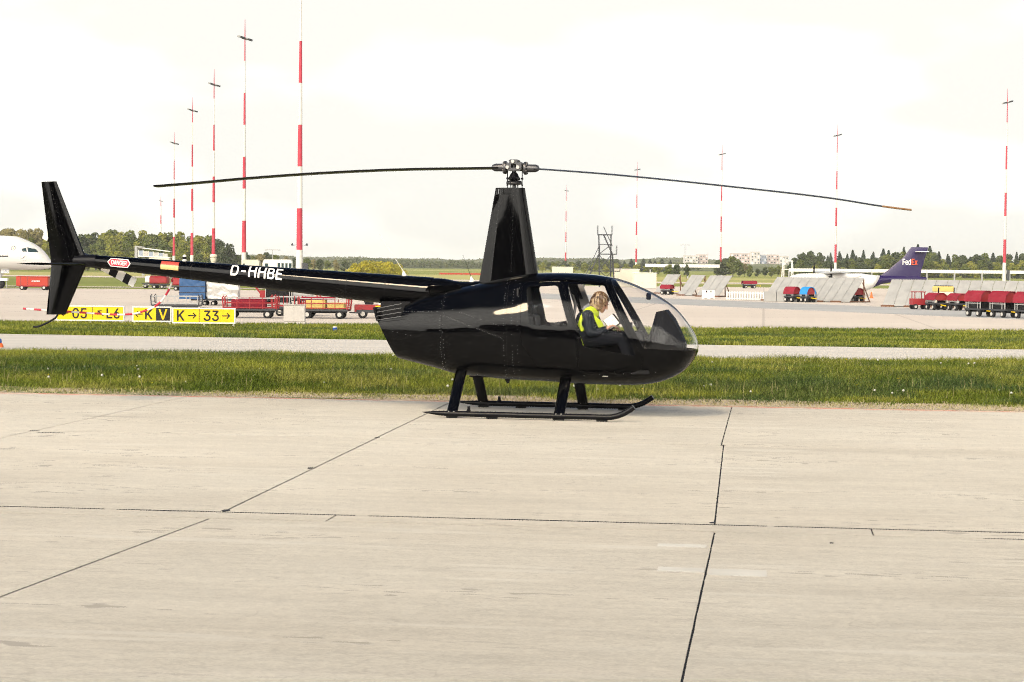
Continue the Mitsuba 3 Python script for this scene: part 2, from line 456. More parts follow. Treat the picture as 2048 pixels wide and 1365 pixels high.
_h += [(XN + RN * math.sin(s), .525 * math.cos(s) ** .78) for s in (.25, .5, .75, 1.0, 1.2, 1.35, 1.45)] + [(2.394, 0.0)]
Z_WID = utab(_h)
Z_MID = utab([(-2.1, 1.14), (-1.5, 1.13), (-.8, 1.17), (0, 1.22), (.6, 1.20), (1.2, 1.10), (1.9, .97), (2.394, .885)])
N_UP = utab([(-2.1, 3.2), (-1.2, 3.2), (-.4, 3.1), (.3, 3.0), (1.2, 2.7), (1.9, 2.2), (2.394, 2.0)])
N_LO = utab([(-2.1, 2.8), (-.8, 3.4), (.5, 3.9), (1.4, 3.3), (1.9, 2.5), (2.394, 2.0)])


K_IN = utab([(-2.1, .10), (-1.4, .22), (-.6, .30), (.3, .30), (1.2, .26), (1.9, .14), (2.394, .05)])


def body_rings(us, k, dw=0.0, dt=0.0, db=0.0):
    th = np.linspace(0, 2 * np.pi, k, endpoint=False) + 1e-4
    c, s = np.cos(th), np.sin(th)
    out = []
    for u in us:
        zt, zb, w, zm = Z_TOP(u) - dt, Z_BOT(u) + db, max(Z_WID(u) - dw, .0015), Z_MID(u)
        zm = np.clip(zm, zb + .3 * (zt - zb), zt - .3 * (zt - zb))
        n = np.where(s > 0, N_UP(u), N_LO(u))
        y = w * np.sign(c) * np.abs(c) ** (2 / n)
        z = zm + np.where(s > 0, zt - zm, zm - zb) * np.sign(s) * np.abs(s) ** (2 / n)
        y = y * (1 - K_IN(u) * np.clip((z - zm) / (zt - zm), 0, 1))
        out.append(np.stack([np.full(k, x_of(u)), y, z], 1))
    return np.array(out)


UE = XN + RN * math.pi / 2
us_out = np.concatenate([np.linspace(-2.05, 1.9, 110), np.linspace(1.9, UE - .004, 46)[1:]])
outer_t = grid_loft(body_rings(us_out, 128))
_v, _f, _n = meshkit.arrays(outer_t, True)
skin_tree = cKDTree(_v)


def skin_normals(p, wave=.10):
    d, i = skin_tree.query(p, k=6)
    w = 1 / (d + 2e-3) ** 2
    n = (_n[i] * w[..., None]).sum(1)
    n /= np.linalg.norm(n, axis=1, keepdims=True)
    # sheet metal is never quite flat: shallow dents between the frames
    n = n + wave * np.stack([meshkit.fbm(p * (2.2, 2.2, 3.5) + 5 * k, 3, 40 + k) - .5 for k in range(3)], 1)
    n /= np.linalg.norm(n, axis=1, keepdims=True)
    return n @ HM[:3, :3].T


outer = to_m3(outer_t).as_original()
us_in = np.concatenate([np.linspace(0.10, 1.9, 50), np.linspace(1.9, UE - .02, 30)[1:]])
inner = to_m3(grid_loft(body_rings(us_in, 96, .028, .03, .06))).as_original()
us_mid = np.concatenate([np.linspace(0.0, 1.9, 70), np.linspace(1.9, UE - .004, 46)[1:]])
middle = to_m3(grid_loft(body_rings(us_mid, 128, .010, .010, .010))).as_original()
ID_OUT, ID_MID = outer.original_id(), middle.original_id()

rear_edge = [(-1.468, .60), (-1.545, .749), (-1.654, .972), (-1.772, 1.189), (-1.83, 1.40), (-1.83, 2.3), (2.6, 2.3), (2.6, .3), (-1.468, .3)]
bay = [(-2.2, 1.20), (-1.75, 1.195), (-1.46, 1.255), (-1.43, 1.32), (-1.40, 1.60), (-2.2, 1.6)]
rear_win = rounded([(.225, 1.665), (.625, 1.685), (.815, 1.165), (.30, 1.185)], .045)
front_win = rounded([(.745, 1.715), (1.218, 1.690), (1.690, .80), (1.0, .915)], .03)
rear_door = rounded([(.165, 1.715), (.665, 1.745), (.915, 1.08), (.915, .64), (.42, .64), (.20, .95)], .06)
front_door = rounded([(.685, 1.755), (1.235, 1.735), (1.748, .79), (1.715, .60), (.935, .60), (.935, 1.09)], .04)
shield = [(1.287, 1.76), (1.318, 1.700), (1.757, .905), (2.03, .892), (2.6, .870), (2.6, 2.0), (1.287, 2.0)]

shell = outer - inner
shell = shell ^ prism(rear_edge, -2, 2)
shell = shell - prism(bay, -2, 2)
GAP = .004
p_rd, p_fd = Polygon(rear_door), Polygon(front_door)
cut = lambda poly, grow: prism(np.array(poly.buffer(grow, join_style='mitre').exterior.coords)[:-1], -2, -.05)
far_cut = lambda poly, grow: prism(np.array(poly.buffer(grow, join_style='mitre').exterior.coords)[:-1], .05, 2)
strip = m3.Manifold.cube([6, .05, 4]).translate([-1, -.025, 0])
ws_cut = prism(shield, -2, 2) - strip
wins = prism(rear_win, -2, 2) + prism(front_win, -2, 2)
doors = {}
for poly, nm in ((p_rd, 'rear_door'), (p_fd, 'front_door')):
    for side, c in (('near', cut), ('far', far_cut)):
        doors[nm, side] = (shell ^ c(poly, -GAP / 2)) - wins
        shell = shell - c(poly, GAP / 2)
shell = shell - wins - ws_cut
# panel seams of the engine cowl: shallow saw cuts through the paint
for a, b in (((-.885, 1.60), (-.84, .50)), ((-.885, 1.31), (-.02, 1.02)), ((-1.46, 1.30), (-.885, 1.31)), ((-.02, 1.80), (.02, .44)), ((1.205, 1.83), (1.235, 1.735))):
    d = np.array([b[0] - a[0], b[1] - a[1]])
    q = np.array([-d[1], d[0]]) / np.linalg.norm(d) * .0022
    core = to_m3(grid_loft(body_rings(np.linspace(-1.9, 1.6, 60), 96, .006, .006, .006)))
    shell = shell - (prism([a + q, np.array(b) + q, np.array(b) - q, a - q], -2, 0) - core)


def split_faces(man, oid):
    q = man.to_mesh()
    v, f = q.vert_properties[:, :3], q.tri_verts
    owner = np.zeros(len(f), int)
    for k, i in enumerate(q.run_original_id):
        owner[q.run_index[k] // 3:q.run_index[k + 1] // 3] = i
    return v, f, owner == oid


def skin_part(name, man, parent, mat_out='black_paint', mat_in='cabin_trim', in_name='lining', **t):
    v, f, on = split_faces(man, ID_OUT)
    a = tm(v, f[on])
    a.remove_unreferenced_vertices()
    n = skin_normals(a.vertices)
    key = put(name, H(a), mat_out, parent, normals=n, **t)
    if (~on).any():
        b = tm(v, f[~on])
        b.remove_unreferenced_vertices()
        put(in_name, H(b), mat_in, key, smooth=25)
    return key


def pane(name, man, parent, m_='clear_pane', **t):
    v, f, on = split_faces(man, ID_MID)
    a = tm(v, f[on])
    a.remove_unreferenced_vertices()
    return put(name, H(a), m_, parent, normals=skin_normals(a.vertices, .03), **t)


skin_part('fuselage', shell, heli)
for (nm, side), m in doors.items():
    k = skin_part(nm, m, heli)
    half = m3.Manifold.cube([8, 3, 4]).translate([-3, -3 if side == 'near' else 0, 0])
    pane('window', middle ^ (prism(rear_win if nm == 'rear_door' else front_win, -2, 2) ^ half), k)
    if side == 'near':
        x, z = (.965, 1.03) if nm == 'front_door' else (.48, 1.02)
        y = -.655
        put('handle', H(cat([box((x, y, z), (.10, .018, .022)), box((x - .04, y + .01, z), (.02, .03, .03))])), 'black_satin', k, 30)
ws = middle ^ ws_cut
pane('windshield', ws ^ m3.Manifold.cube([8, 3, 4]).translate([-3, -3, 0]), heli, 'windshield_pane')
pane('windshield', ws ^ m3.Manifold.cube([8, 3, 4]).translate([-3, 0, 0]), heli, 'windshield_pane')

# engine bay behind the cowl: dark core with the cooling grille's wires
hp('engine', cat([box((-1.55, 0, 1.30), (.42, .50, .30)), rod((-1.62, -.26, 1.33), (-1.62, .26, 1.33), .09), rod((-1.50, -.22, 1.27), (-1.50, .22, 1.27), .07)]), 'black_matt')
for k in range(4):
    z0, z1 = 1.205 + k * .052, 1.262 + k * .055
    hp('grille_wire', rod((-1.785 + k * .006, -.36, z0), (-1.425, -.445, z1), .0032, n=6), 'rivet_steel')
hp('exhaust_panel', prism_t := to_tm(prism([(-1.785, 1.19), (-1.765, 1.195), (-1.815, 1.375), (-1.835, 1.37)], -.345, .345)), 'black_satin')

# rivets along the seams (domes of 5 mm)
riv = []


def skin_y(x, z):
    u = float(u_of(x))
    zt, zb, w, zm = Z_TOP(u), Z_BOT(u), Z_WID(u), Z_MID(u)
    h, n = ((zt - zm), N_UP(u)) if z > zm else ((zm - zb), N_LO(u))
    return -w * max(0, 1 - abs((z - zm) / h) ** n) ** (1 / n) * (1 - float(K_IN(u)) * max(0, (z - zm) / (zt - zm)))


dome = trimesh.creation.icosphere(subdivisions=1, radius=.0042)
for a, b, num in (((-.905, 1.56), (-.86, .53), 34), ((-.865, 1.56), (-.82, .53), 22), ((-.86, 1.29), (-.03, 1.0), 40), ((-1.42, 1.325), (-.91, 1.335), 24), ((-.05, 1.74), (-.02, .50), 40), ((.06, 1.74), (.09, .55), 34),
                  ((.13, 1.70), (.16, .60), 22), ((-.80, 1.38), (-.10, 1.17), 22), ((-.70, .535), (.70, .47), 16), ((1.0, .55), (1.9, .60), 10), ((-1.55, 1.06), (-1.3, 1.02), 5)):
    for t in np.linspace(0, 1, num):
        x, z = a[0] + (b[0] - a[0]) * t, a[1] + (b[1] - a[1]) * t
        if rng.random() < .7:
            m = dome.copy()
            m.apply_translation((x, skin_y(x, z) + .001, z))
            riv.append(m)
hp('rivets', cat(riv), 'rivet_steel', kind='stuff')
hp('vent_plate', cat([box((-.14, -.635, 1.085), (.055, .014, .012)), box((-.14, -.632, 1.055), (.055, .014, .01)), box((-.14, -.630, 1.022), (.05, .016, .012)), box((-.345, -.625, 1.04), (.15, .008, .006))]), 'black_satin')
hp('step', box((1.28, -.60, .545), (.07, .02, .012)), 'bright_steel')
hp('belly_antenna', to_tm(prism([(-.14, .46), (-.06, .46), (-.075, .40), (-.10, .39)], -.01, .01)), 'black_satin')
hp('belly_plate', box((-.42, .1, .478), (.36, .3, .02)), 'black_satin')
hp('landing_light', lathe([(0, .03), (.05, .025), (.055, 0), (0, -.02)], 20, 'x', (2.325, -.02, .80)), 'dark_steel')

# ---- tail boom
BZ = lambda x: 1.618 + (-1.85 - x) * .0798
BR = lambda x: .192 + (-1.85 - x) * -.0268
xs = np.linspace(-5.93, -1.12, 40)
hp('tail_boom', tube(np.stack([xs, xs * 0, BZ(xs)], 1), BR(xs), 48), 'black_paint', smooth=40)
bm = heli + '__tail_boom'
for x in (-4.42, -3.5, -2.25, -1.72):
    put('seam_ring', H(tube([(x - .006, 0, BZ(x - .006)), (x + .006, 0, BZ(x + .006))], [BR(x) + .0016] * 2, 48)), 'black_satin', bm, 40)
uc = []
for t in np.linspace(0, 1, 26):
    x = -1.14 + .78 * t
    w = .178 - .06 * t
    top = 1.757 - .05 * t + .012 * math.sin(t * 9)
    bot = 1.42 + .12 * t
    th = np.linspace(0, 2 * np.pi, 40, endpoint=False)
    wob = 1 + .05 * math.sin(t * 12) * np.maximum(0, np.sin(th))
    uc.append(np.stack([np.full(40, x), w * np.cos(th) * wob, (top + bot) / 2 + (top - bot) / 2 * np.sin(th)], 1))
hp('upper_cowling', grid_loft(np.array(uc)), 'black_paint', smooth=50)
hp('air_scoop', to_tm(prism([(-1.16, 1.60), (-1.12, 1.66), (-.70, 1.675), (-.66, 1.60)], -.235, .235)), 'black_paint', smooth=20)


def on_boom(m, x0, phi0):
    """Lays a flat decal (x along the boom, y up, z out) on the boom's near side."""
    m = m.subdivide_to_size(.025)
    v = m.vertices
    x = x0 + v[:, 0]
    r = BR(x)
    ph = phi0 + v[:, 1] / r
    rr = r + .0012 + v[:, 2]
    m.vertices = np.stack([x, -np.cos(ph) * rr, BZ(x) + np.sin(ph) * rr], 1)
    return m


def flat(poly, d=.0012):
    return trimesh.creation.extrude_polygon(Polygon(poly) if not isinstance(poly, Polygon) else poly, d, engine='earcut')


tx = meshkit.text_mesh('D-HHBE', .158, .0012, bold=True)
tx.vertices[:, 0] *= .735 / tx.bounds[1][0]
tx.vertices[:, 0] += tx.vertices[:, 1] * .02
put('registration', H(on_boom(tx, -3.87, -.03)), 'white_decal', bm, label='large white registration letters D-HHBE on the tail boom')
fl = lambda y0, y1: flat([(0, y0), (.255, y0), (.255, y1), (0, y1)])
fk = put('flag', H(on_boom(fl(-.062, .0), -4.85, .42)), 'flag_gold', bm, label='black, red and gold flag on the tail boom')
put('stripe', H(on_boom(fl(.0, .062), -4.85, .42)), 'flag_red', fk)
hexa = Polygon([(0, 0), (.045, .062), (.29, .062), (.335, 0), (.29, -.062), (.045, -.062)])
dk = put('danger_sign', H(on_boom(flat(hexa), -5.615, .16)), 'white_decal', bm, label='red and white DANGER sticker on the tail boom')
for tri in ([(.012, 0), (.05, .048), (.05, -.048)], [(.323, 0), (.285, .048), (.285, -.048)]):
    put('arrow', H(on_boom(flat(tri, .0024), -5.615, .16)), 'red_decal', dk)
put('arrow', H(on_boom(flat([(.05, .048), (.285, .048), (.285, -.048), (.05, -.048)], .0022), -5.615, .16)), 'red_decal', dk)
t2 = meshkit.text_mesh('DANGER', .058, .0034, bold=True)
t2.vertices[:, 0] *= .225 / t2.bounds[1][0]
t2.vertices += (.055, -.029, 0)
put('lettering', H(on_boom(t2, -5.615, .16)), 'white_decal', dk)

bk = hp('beacon', lathe([(.03, 0), (.035, .015), (.024, .02), (.024, .075), (.012, .088), (0, .09)], 16, 'z', (-4.55, 0, BZ(-4.55) + BR(-4.55) - .004)), 'white_paint', bm)
put('lamp', H(lathe([(.0, .03), (.0255, .03), (.0255, .06), (0, .06)], 16, 'z', (-4.55, 0, BZ(-4.55) + BR(-4.55) - .004))), 'black_matt', bk)
for x, dx, dz, m_ in ((-.585, -.115, .29, 'black_matt'), (-1.50, -.33, .49, 'white_paint')):
    zt = BZ(x) + BR(x) if x < -1.1 else 1.727
    a = hp('antenna', tube([(x, 0, zt - .02), (x, 0, zt + .01), (x - .012, 0, zt + .06)], [.05, .03, .008], 12), 'white_paint')
    put('whip', H(rod((x - .01, 0, zt + .05), (x - .01 + dx, 0, zt + .05 + dz), .0038, .0016, 6)), m_, a, 40)

# ---- fins
FOIL = np.array([(0, 0), (.02, .28), (.08, .42), (.25, .5), (.5, .44), (.8, .22), (1, .03), (.8, -.22), (.5, -.44), (.25, -.5), (.08, -.42), (.02, -.28)])


def blade_loft(stations, span='z'):
    """stations: (leading edge xyz, trailing edge xyz, thickness vector xyz)."""
    P = []
    for le, te, tk in stations:
        le, te, tk = map(np.asarray, (le, te, tk))
        P.append(le + FOIL[:, :1] * (te - le) + FOIL[:, 1:] * tk)
    return grid_loft(np.array(P))


hp('upper_fin', blade_loft([((-5.925, 0, 1.90), (-6.466, 0, 1.905), (0, .075, 0)), ((-6.391, 0, 3.023), (-6.61, 0, 3.013), (0, .04, 0))]), 'black_paint', smooth=50)
hp('lower_fin', blade_loft([((-5.945, 0, 1.895), (-6.463, 0, 1.895), (0, .07, 0)), ((-6.258, 0, 1.203), (-6.535, 0, 1.203), (0, .04, 0))]), 'black_paint', smooth=50)
hp('stabilizer', blade_loft([((-5.93, .05, 1.897), (-6.45, .05, 1.897), (0, 0, .045)), ((-6.0, -1.12, 1.897), (-6.46, -1.12, 1.897), (0, 0, .03))]), 'black_paint', smooth=50)
hp('tail_gearbox', tube([(-5.80, 0, 1.936), (-5.98, 0, 1.945), (-6.12, 0, 1.95), (-6.16, 0, 1.95)], [.094, .085, .06, .02], 24), 'black_satin')
hp('tail_skid', tube([(-6.36, 0, 1.26), (-6.37, 0, 1.20), (-6.40, 0, 1.16), (-6.50, 0, 1.10), (-6.60, 0, 1.055), (-6.67, 0, 1.03), (-6.725, 0, 1.033)], .014, 8), 'black_satin', smooth=50)
rv = []
for a, b, num in (((-6.45, 2.9), (-6.2, 2.0), 16), ((-6.40, 2.95), (-6.02, 2.0), 18), ((-6.5, 2.6), (-6.36, 1.98), 9), ((-6.44, 1.96), (-5.98, 1.96), 12)):
    for t in np.linspace(0, 1, num):
        m = dome.copy()
        m.apply_scale(.7)
        m.apply_translation((a[0] + (b[0] - a[0]) * t, -.0335 + .012 * (a[1] + (b[1] - a[1]) * t - 1.9), a[1] + (b[1] - a[1]) * t))
        rv.append(m)
put('rivets', H(cat(rv)), 'rivet_steel', heli + '__upper_fin', 30, kind='stuff')

# tail rotor on the far side
TH = np.array((-6.04, .30, 1.975))
tdir = np.array((math.cos(math.radians(-26.5)), 0, math.sin(math.radians(-26.5))))
tper = np.array((-tdir[2], 0, tdir[0]))
hp('tail_rotor_hub', cat([rod((-6.04, 0, 1.955), TH + (0, .05, 0), .03, n=12), box(TH, (.2, .06, .08), ry=math.radians(26.5))]), 'dark_steel')
for s in (1, -1):
    def seg(r0, r1, g=0.0):
        return blade_loft([(TH + s * tdir * r0 + tper * (.066 + g), TH + s * tdir * r0 - tper * (.066 + g), (0, .018 + 2 * g, 0)), (TH + s * tdir * r1 + tper * (.066 + g), TH + s * tdir * r1 - tper * (.066 + g), (0, .014 + 2 * g, 0))])
    b = hp('tail_rotor_blade', seg(.12, .745), 'white_paint', smooth=40)
    for r0, r1 in ((.16, .22), (.345, .46), (.57, .66)):
        put('band', H(seg(r0, r1, .0015)), 'black_satin', b, 40)
gp = np.array([(-4.78, .10, 1.73), (-4.80, .20, 1.68), (-4.864, .25, 1.56), (-4.957, .25, 1.42), (-5.051, .25, 1.338), (-5.20, .25, 1.27), (-5.40, .25, 1.219), (-5.60, .25, 1.209), (-5.86, .25, 1.217), (-6.23, .25, 1.235), (-6.6, .25, 1.252), (-6.985, .25, 1.272)])
L = np.concatenate([[0], np.cumsum(np.linalg.norm(np.diff(gp, axis=0), axis=1))])
gs = [PchipInterpolator(L, gp[:, k]) for k in range(3)]
gpt = lambda s: np.stack([g(s) for g in gs], -1)
g = hp('tail_guard', tube(gpt(np.linspace(0, L[-1], 60)), .0135, 10), 'white_paint', smooth=50, label='red and white banded guard tube below the tail rotor')
for k, s0 in enumerate(np.arange(.02, L[-1] - .02, .222)):
    put('band', H(tube(gpt(np.linspace(s0, min(s0 + .105, L[-1]), 8)), .0147, 10)), 'red_decal', g, 50)

# ---- mast fairing with the louvres at its top
st = []
for t in np.linspace(0, 1, 14):
    z = 1.70 + (2.947 - 1.70) * t
    le, te = .318 + (.109 - .318) * t ** 1.0, -.485 + (-.274 + .485) * t
    w = .155 - .045 * t
    wob = .006 * math.sin(9 * t + 1)
    ch = le - te
    st.append([(te, -.040 + .012 * t), (te + .03 * ch, -.050 + .014 * t), (te + .19 * ch, -w * .90 + wob), (te + .235 * ch, -w * .965), (te + .5 * ch, -w), (te + .78 * ch, -w * .985), (te + .88 * ch, -w * .80), (te + .95 * ch, -w * .47), (te + .985 * ch, -w * .22), (le, 0.0), z])
P = []
for s in st:
    z = s[-1]
    near = np.array(s[:-1])
    far = near[::-1][1:] * (1, -1)
    ring = np.vstack([near, far])
    P.append(np.column_stack([ring, np.full(len(ring), z)]))
fair = to_m3(grid_loft(np.array(P)))
fair = fair - m3.Manifold.cube([.12, .12, .085]).translate([-.252, -.06, 2.855])
for k in range(5):
    x = -.252 + k * .024
    fair = fair - m3.Manifold.cube([.0105, 1, .062]).translate([x, -.5, 2.868])
hp('mast_fairing', to_tm(fair), 'black_paint', smooth=28)
rv = []
for a, b in (((-.20, 2.86), (-.30, 1.84)), ((-.02, 2.9), (-.03, 1.86))):
    for t in np.linspace(0, 1, 20):
        m = dome.copy()
        m.apply_scale(.7)
        z = a[1] + (b[1] - a[1]) * t
        w = .155 - .045 * (z - 1.7) / 1.247
        m.apply_translation((a[0] + (b[0] - a[0]) * t, -w * (1.0 if a[0] > -.1 else .93) - .001, z))
        rv.append(m)
put('rivets', H(cat(rv)), 'rivet_steel', heli + '__mast_fairing', 30, kind='stuff')
sh = hp('rotor_shaft', rod((-.032, 0, 2.9), (-.04, 0, 3.25), .027, n=20), 'dark_steel')
put('swashplate', H(cat([lathe([(.0, -.03), (.09, -.03), (.105, -.015), (.105, .01), (.085, .02), (.05, .03), (0, .03)], 24, 'z', (-.034, 0, 3.02)), lathe([(0, 0), (.075, 0), (.085, .015), (.06, .05), (.05, .075), (.028, .10), (0, .10)], 20, 'z', (-.036, 0, 3.052))])), 'black_satin', sh, 35)
put('swashplate', H(lathe([(0, 0), (.10, 0), (.108, .012), (.1, .03), (0, .03)], 24, 'z', (-.034, 0, 2.995))), 'dark_steel', sh, 35)
for x, y in ((-.115, -.05), (.062, .05), (-.06, -.1), (.03, -.09)):
    put('pitch_link', H(cat([rod((x, y, 2.93), (x, y, 3.20 if abs(x + .03) > .07 else 3.05), .0065), box((x, y, 3.07), (.03, .02, .025)), box((x, y, 2.985), (.02, .02, .02))])), 'black_satin', sh, 30)
hub = hp('rotor_hub', to_tm(to_m3(tm(*[trimesh.convex.convex_hull(np.array([(x, y, z) for x, z in ((-.105, 3.17), (.055, 3.17), (.075, 3.20), (.075, 3.27), (.012, 3.315), (-.075, 3.315), (-.125, 3.275), (-.125, 3.20)) for y in (-.09, .09)])).__getattribute__(a) for a in ('vertices', 'faces')])) - m3.Manifold.cube([.075, .5, .05]).translate([-.062, -.25, 3.205]) - m3.Manifold.cylinder(.5, .018, circular_segments=20).rotate([90, 0, 0]).translate([-.105, .25, 3.283]) - m3.Manifold.cylinder(.5, .018, circular_segments=20).rotate([90, 0, 0]).translate([.035, .25, 3.283])), 'dark_steel', smooth=20)
for x, z in ((-.038, 3.287), (-.108, 3.213), (.03, 3.212)):
    put('bolt', H(lathe([(0, -.012), (.022, -.012), (.027, 0), (.027, .02), (0, .02)], 18, 'y', (x, -.1, z))), 'bright_steel', hub, 30)
for s, x0 in ((-1, -.12), (1, .08)):
    gr = cat([lathe([(0, 0), (.055, 0), (.07, .01), (.085, .02), (.085, .045), (.07, .055), (.052, .06), (.05, .17), (.035, .205), (.012, .215), (0, .215)], 24, 'x')] + [lathe([(0, 0), (.009, 0), (.009, .016), (0, .016)], 8, 'x', (.045, .073 * math.cos(a), .073 * math.sin(a))) for a in np.arange(12) * math.pi / 6])
    gr.vertices[:, 0] *= s
    if s < 0:
        gr.invert()
    gr.apply_translation((x0, 0, 3.213 if s < 0 else 3.203))
    put('blade_grip', H(gr), 'dark_steel', hub, 35)
    bx = np.array([.2, .325, 1.0, 1.57, 2.53, 3.72, 4.34, 4.96]) if s < 0 else np.array([.2, .292, 1.09, 1.8, 2.65, 4.09, 4.69, 5.05])
    bz = np.array([3.207, 3.204, 3.196, 3.184, 3.143, 3.062, 3.007, 2.957]) if s < 0 else np.array([3.199, 3.193, 3.136, 3.072, 2.985, 2.822, 2.728, 2.684])
    zf = PchipInterpolator(bx, bz)

    def stat(x, g=0.0):
        pit = math.radians(4.2 - .25 * x)
        c, t = .127 + g, .023 + 2 * g
        e = np.array((0, -s * -1.0 * math.cos(pit), math.sin(pit)))   # towards the leading edge: away from us in front, towards us behind
        return (np.array((s * x, 0, zf(x))) + e * c * .75, np.array((s * x, 0, zf(x))) - e * c * 1.25, (0, 0, t))
    m = blade_loft([stat(x) for x in np.linspace(.24, bx[-1], 40)])
    up = m.face_normals[:, 2] > .25
    lo, hi = tm(m.vertices, m.faces[~up]), tm(m.vertices, m.faces[up])
    for q in (lo, hi):
        q.remove_unreferenced_vertices()
    b = hp('rotor_blade', lo, 'black_satin', smooth=40)
    put('upper_skin', H(hi), 'blade_upper', b, 40)
    put('tip', H(blade_loft([stat(x, .0012) for x in np.linspace(bx[-1] - .36, bx[-1] + .004, 6)])), 'blade_tip' if s > 0 else 'black_satin', b, 40)

# ---- landing gear
for sgn, nm in ((-1, 'near'), (1, 'far')):
    y = sgn * 1.00
    sk = tube([(-1.0, y, .066), (-.93, y, .064), (-.78, y, .058), (-.66, y, .056), (0, y, .056), (.7, y, .056), (1.32, y, .056), (1.42, y, .060), (1.50, y, .078), (1.58, y, .112), (1.65, y, .155), (1.70, y, .192)], [.003, .014, .030, .036, .036, .036, .036, .036, .036, .036, .035, .034], 20)
    k = hp('skid', sk, 'black_satin', smooth=40)
    for x in (-.62, -.10, .75, 1.30):
        put('wear_shoe', H(box((x, y, .0115), (.14, .042, .020))), 'black_matt', k)
    put('wheel_clevis', H(cat([box((-.40, y, .12), (.035, .03, .07)), rod((-.40, y - .03, .135), (-.40, y + .03, .135), .014), rod((-.415, y - .02, .10), (-.385, y + .02, .10), .012)])), 'black_satin', k, 30)
    for x in (-.62, .755):
        zt = .60 if x < 0 else .56
        leg = blade_loft([((x + .070, y * .985, .07), (x - .070, y * .985, .07), (.0, .062, .0)), ((x + .074, sgn * .42, zt), (x - .074, sgn * .42, zt), (0, .072, 0))])
        l = hp('leg', leg, 'black_paint', smooth=50)
        put('bolt', H(cat([rod((x - .03, y - .045, .085), (x - .03, y - .03, .085), .008), rod((x + .035, y - .045, .085), (x + .035, y - .03, .085), .008)])), 'bright_steel', l, 30)

# ---- cabin
hp('cabin_floor', cat([box((.95, 0, .60), (1.75, 1.02, .05)), box((.30, 0, .74), (.12, 1.06, .30))]), 'black_matt')
hp('rear_bulkhead', box((.12, 0, 1.2), (.02, 1.02, .9)), 'cabin_trim')
for y in (-.30, .30):
    s = hp('front_seat', cat([box((.95, y, .73), (.5, .46, .22), ch=.03), box((.66, y, .98), (.10, .44, .48), ry=-.2, ch=.03)]), 'cabin_trim', smooth=20)
    s = hp('rear_seat', cat([box((.42, y, .82), (.42, .46, .2), ch=.03), box((.22, y, 1.08), (.09, .44, .45), ry=-.15, ch=.03)]), 'cabin_trim', smooth=20)
hp('instrument_console', grid_loft(np.array([[(xa, y_ * w, za) for y_, za_ in ((-1, 0), (-1, 1), (1, 1), (1, 0)) for xa, za in ((xx, z0 + (z1 - z0) * za_),)] for xx, w, z0, z1 in ((1.72, .10, .62, .97), (1.80, .17, .66, 1.12), (1.87, .21, .80, 1.36), (1.98, .21, .82, 1.385), (2.08, .19, .80, 1.27), (2.17, .15, .78, 1.10), (2.235, .10, .72, .97))])), 'black_matt', smooth=50)
hp('instrument_face', box((1.835, 0, 1.16), (.012, .34, .36), ry=.2), 'black_matt')
hp('centre_console', cat([box((1.15, 0, .86), (1.1, .16, .50), ch=.03)]), 'black_matt')
hp('compass', box((1.745, 0, 1.555), (.06, .05, .09), ch=.012), 'black_satin')
hp('cyclic_stick', cat([tube([(1.25, 0, .62), (1.38, 0, .80), (1.47, 0, 1.02), (1.49, 0, 1.13)], .013), rod((1.49, -.30, 1.165), (1.49, .30, 1.165), .012), rod((1.49, -.30, 1.10), (1.485, -.30, 1.21), .018), rod((1.49, .30, 1.10), (1.485, .30, 1.21), .018), rod((1.49, 0, 1.12), (1.49, 0, 1.17), .012)]), 'black_satin', smooth=40)
hp('headset', cat([box((.62, .34, 1.53), (.05, .09, .09), ch=.02), tube([(.62, .28, 1.55), (.60, .34, 1.62), (.62, .40, 1.55)], .012)]), 'black_satin')
hp('seat_belt', cat([tube([(.70, -.16, 1.60), (.68, -.20, 1.4), (.74, -.24, 1.2)], [.02, .018, .018], 6), tube([(.64, .50, 1.64), (.72, .46, 1.42), (.70, .40, 1.22)], [.025, .022, .02], 6)]), 'grey_trim', smooth=40)
hp('pillar_pad', to_tm(prism([(.70, 1.70), (.80, 1.70), (1.0, 1.20), (.86, 1.16)], .50, .56)), 'grey_trim', label='grey padded pillar on the far side of the cabin')
# ------------------------------------------------------------------ the ground
CU, SU = math.cos(math.radians(7.2)), math.sin(math.radians(7.2))


def uvw(u, v):
    """Slab grid (u along the rows, v away from us) -> world x, y."""
    return u * CU + v * SU, -u * SU + v * CU


def sheet(name, y0, y1, x0, x1, m, dz=0.0, nx=24, ny=14, kind='structure', parent=None, **t):
    """A ground sheet between two lines y0(x), y1(x)."""
    X = np.linspace(x0, x1, nx)
    v, f = [], []
    for i in range(ny + 1):
        for x in X:
            y = y0(x) + (y1(x) - y0(x)) * i / ny
            v.append((x, y, gz(y) + dz))
    for i in range(ny):
        for j in range(nx - 1):
            a = i * nx + j
            f += [(a, a + 1, a + nx + 1), (a, a + nx + 1, a + nx)]
    return put(name, tm(v, f), m, parent, smooth=True, kind=kind, **t)


line = lambda xa, ya, xb, yb: (lambda x: ya + (x - xa) * (yb - ya) / (xb - xa))
yy = np.unique(np.concatenate([[-400, -60, 0], np.linspace(28, 78, 26), [120, 200, 300, 420, 600, 900, 1500, 4500]]))
xx = np.array([-4000, -600, -60, 60, 600, 4000.])
v = np.array([(x, y, gz(y) - .06) for y in yy for x in xx])
f = []
for i in range(len(yy) - 1):
    for j in range(len(xx) - 1):
        a = i * len(xx) + j
        f += [(a, a + 1, a + len(xx) + 1), (a, a + len(xx) + 1, a + len(xx))]
put('ground', tm(v, f), 'meadow', smooth=True, kind='structure')

# the apron: slabs with real joints over a bed of joint tar
labels['apron'] = {'kind': 'structure'}


def uvpoly(p):
    return [uvw(*q) for q in p]


def flat_slab(poly, z0, z1):
    m = trimesh.creation.extrude_polygon(Polygon(poly), z1 - z0, engine='earcut')
    m.apply_translation((0, 0, z0))
    return m


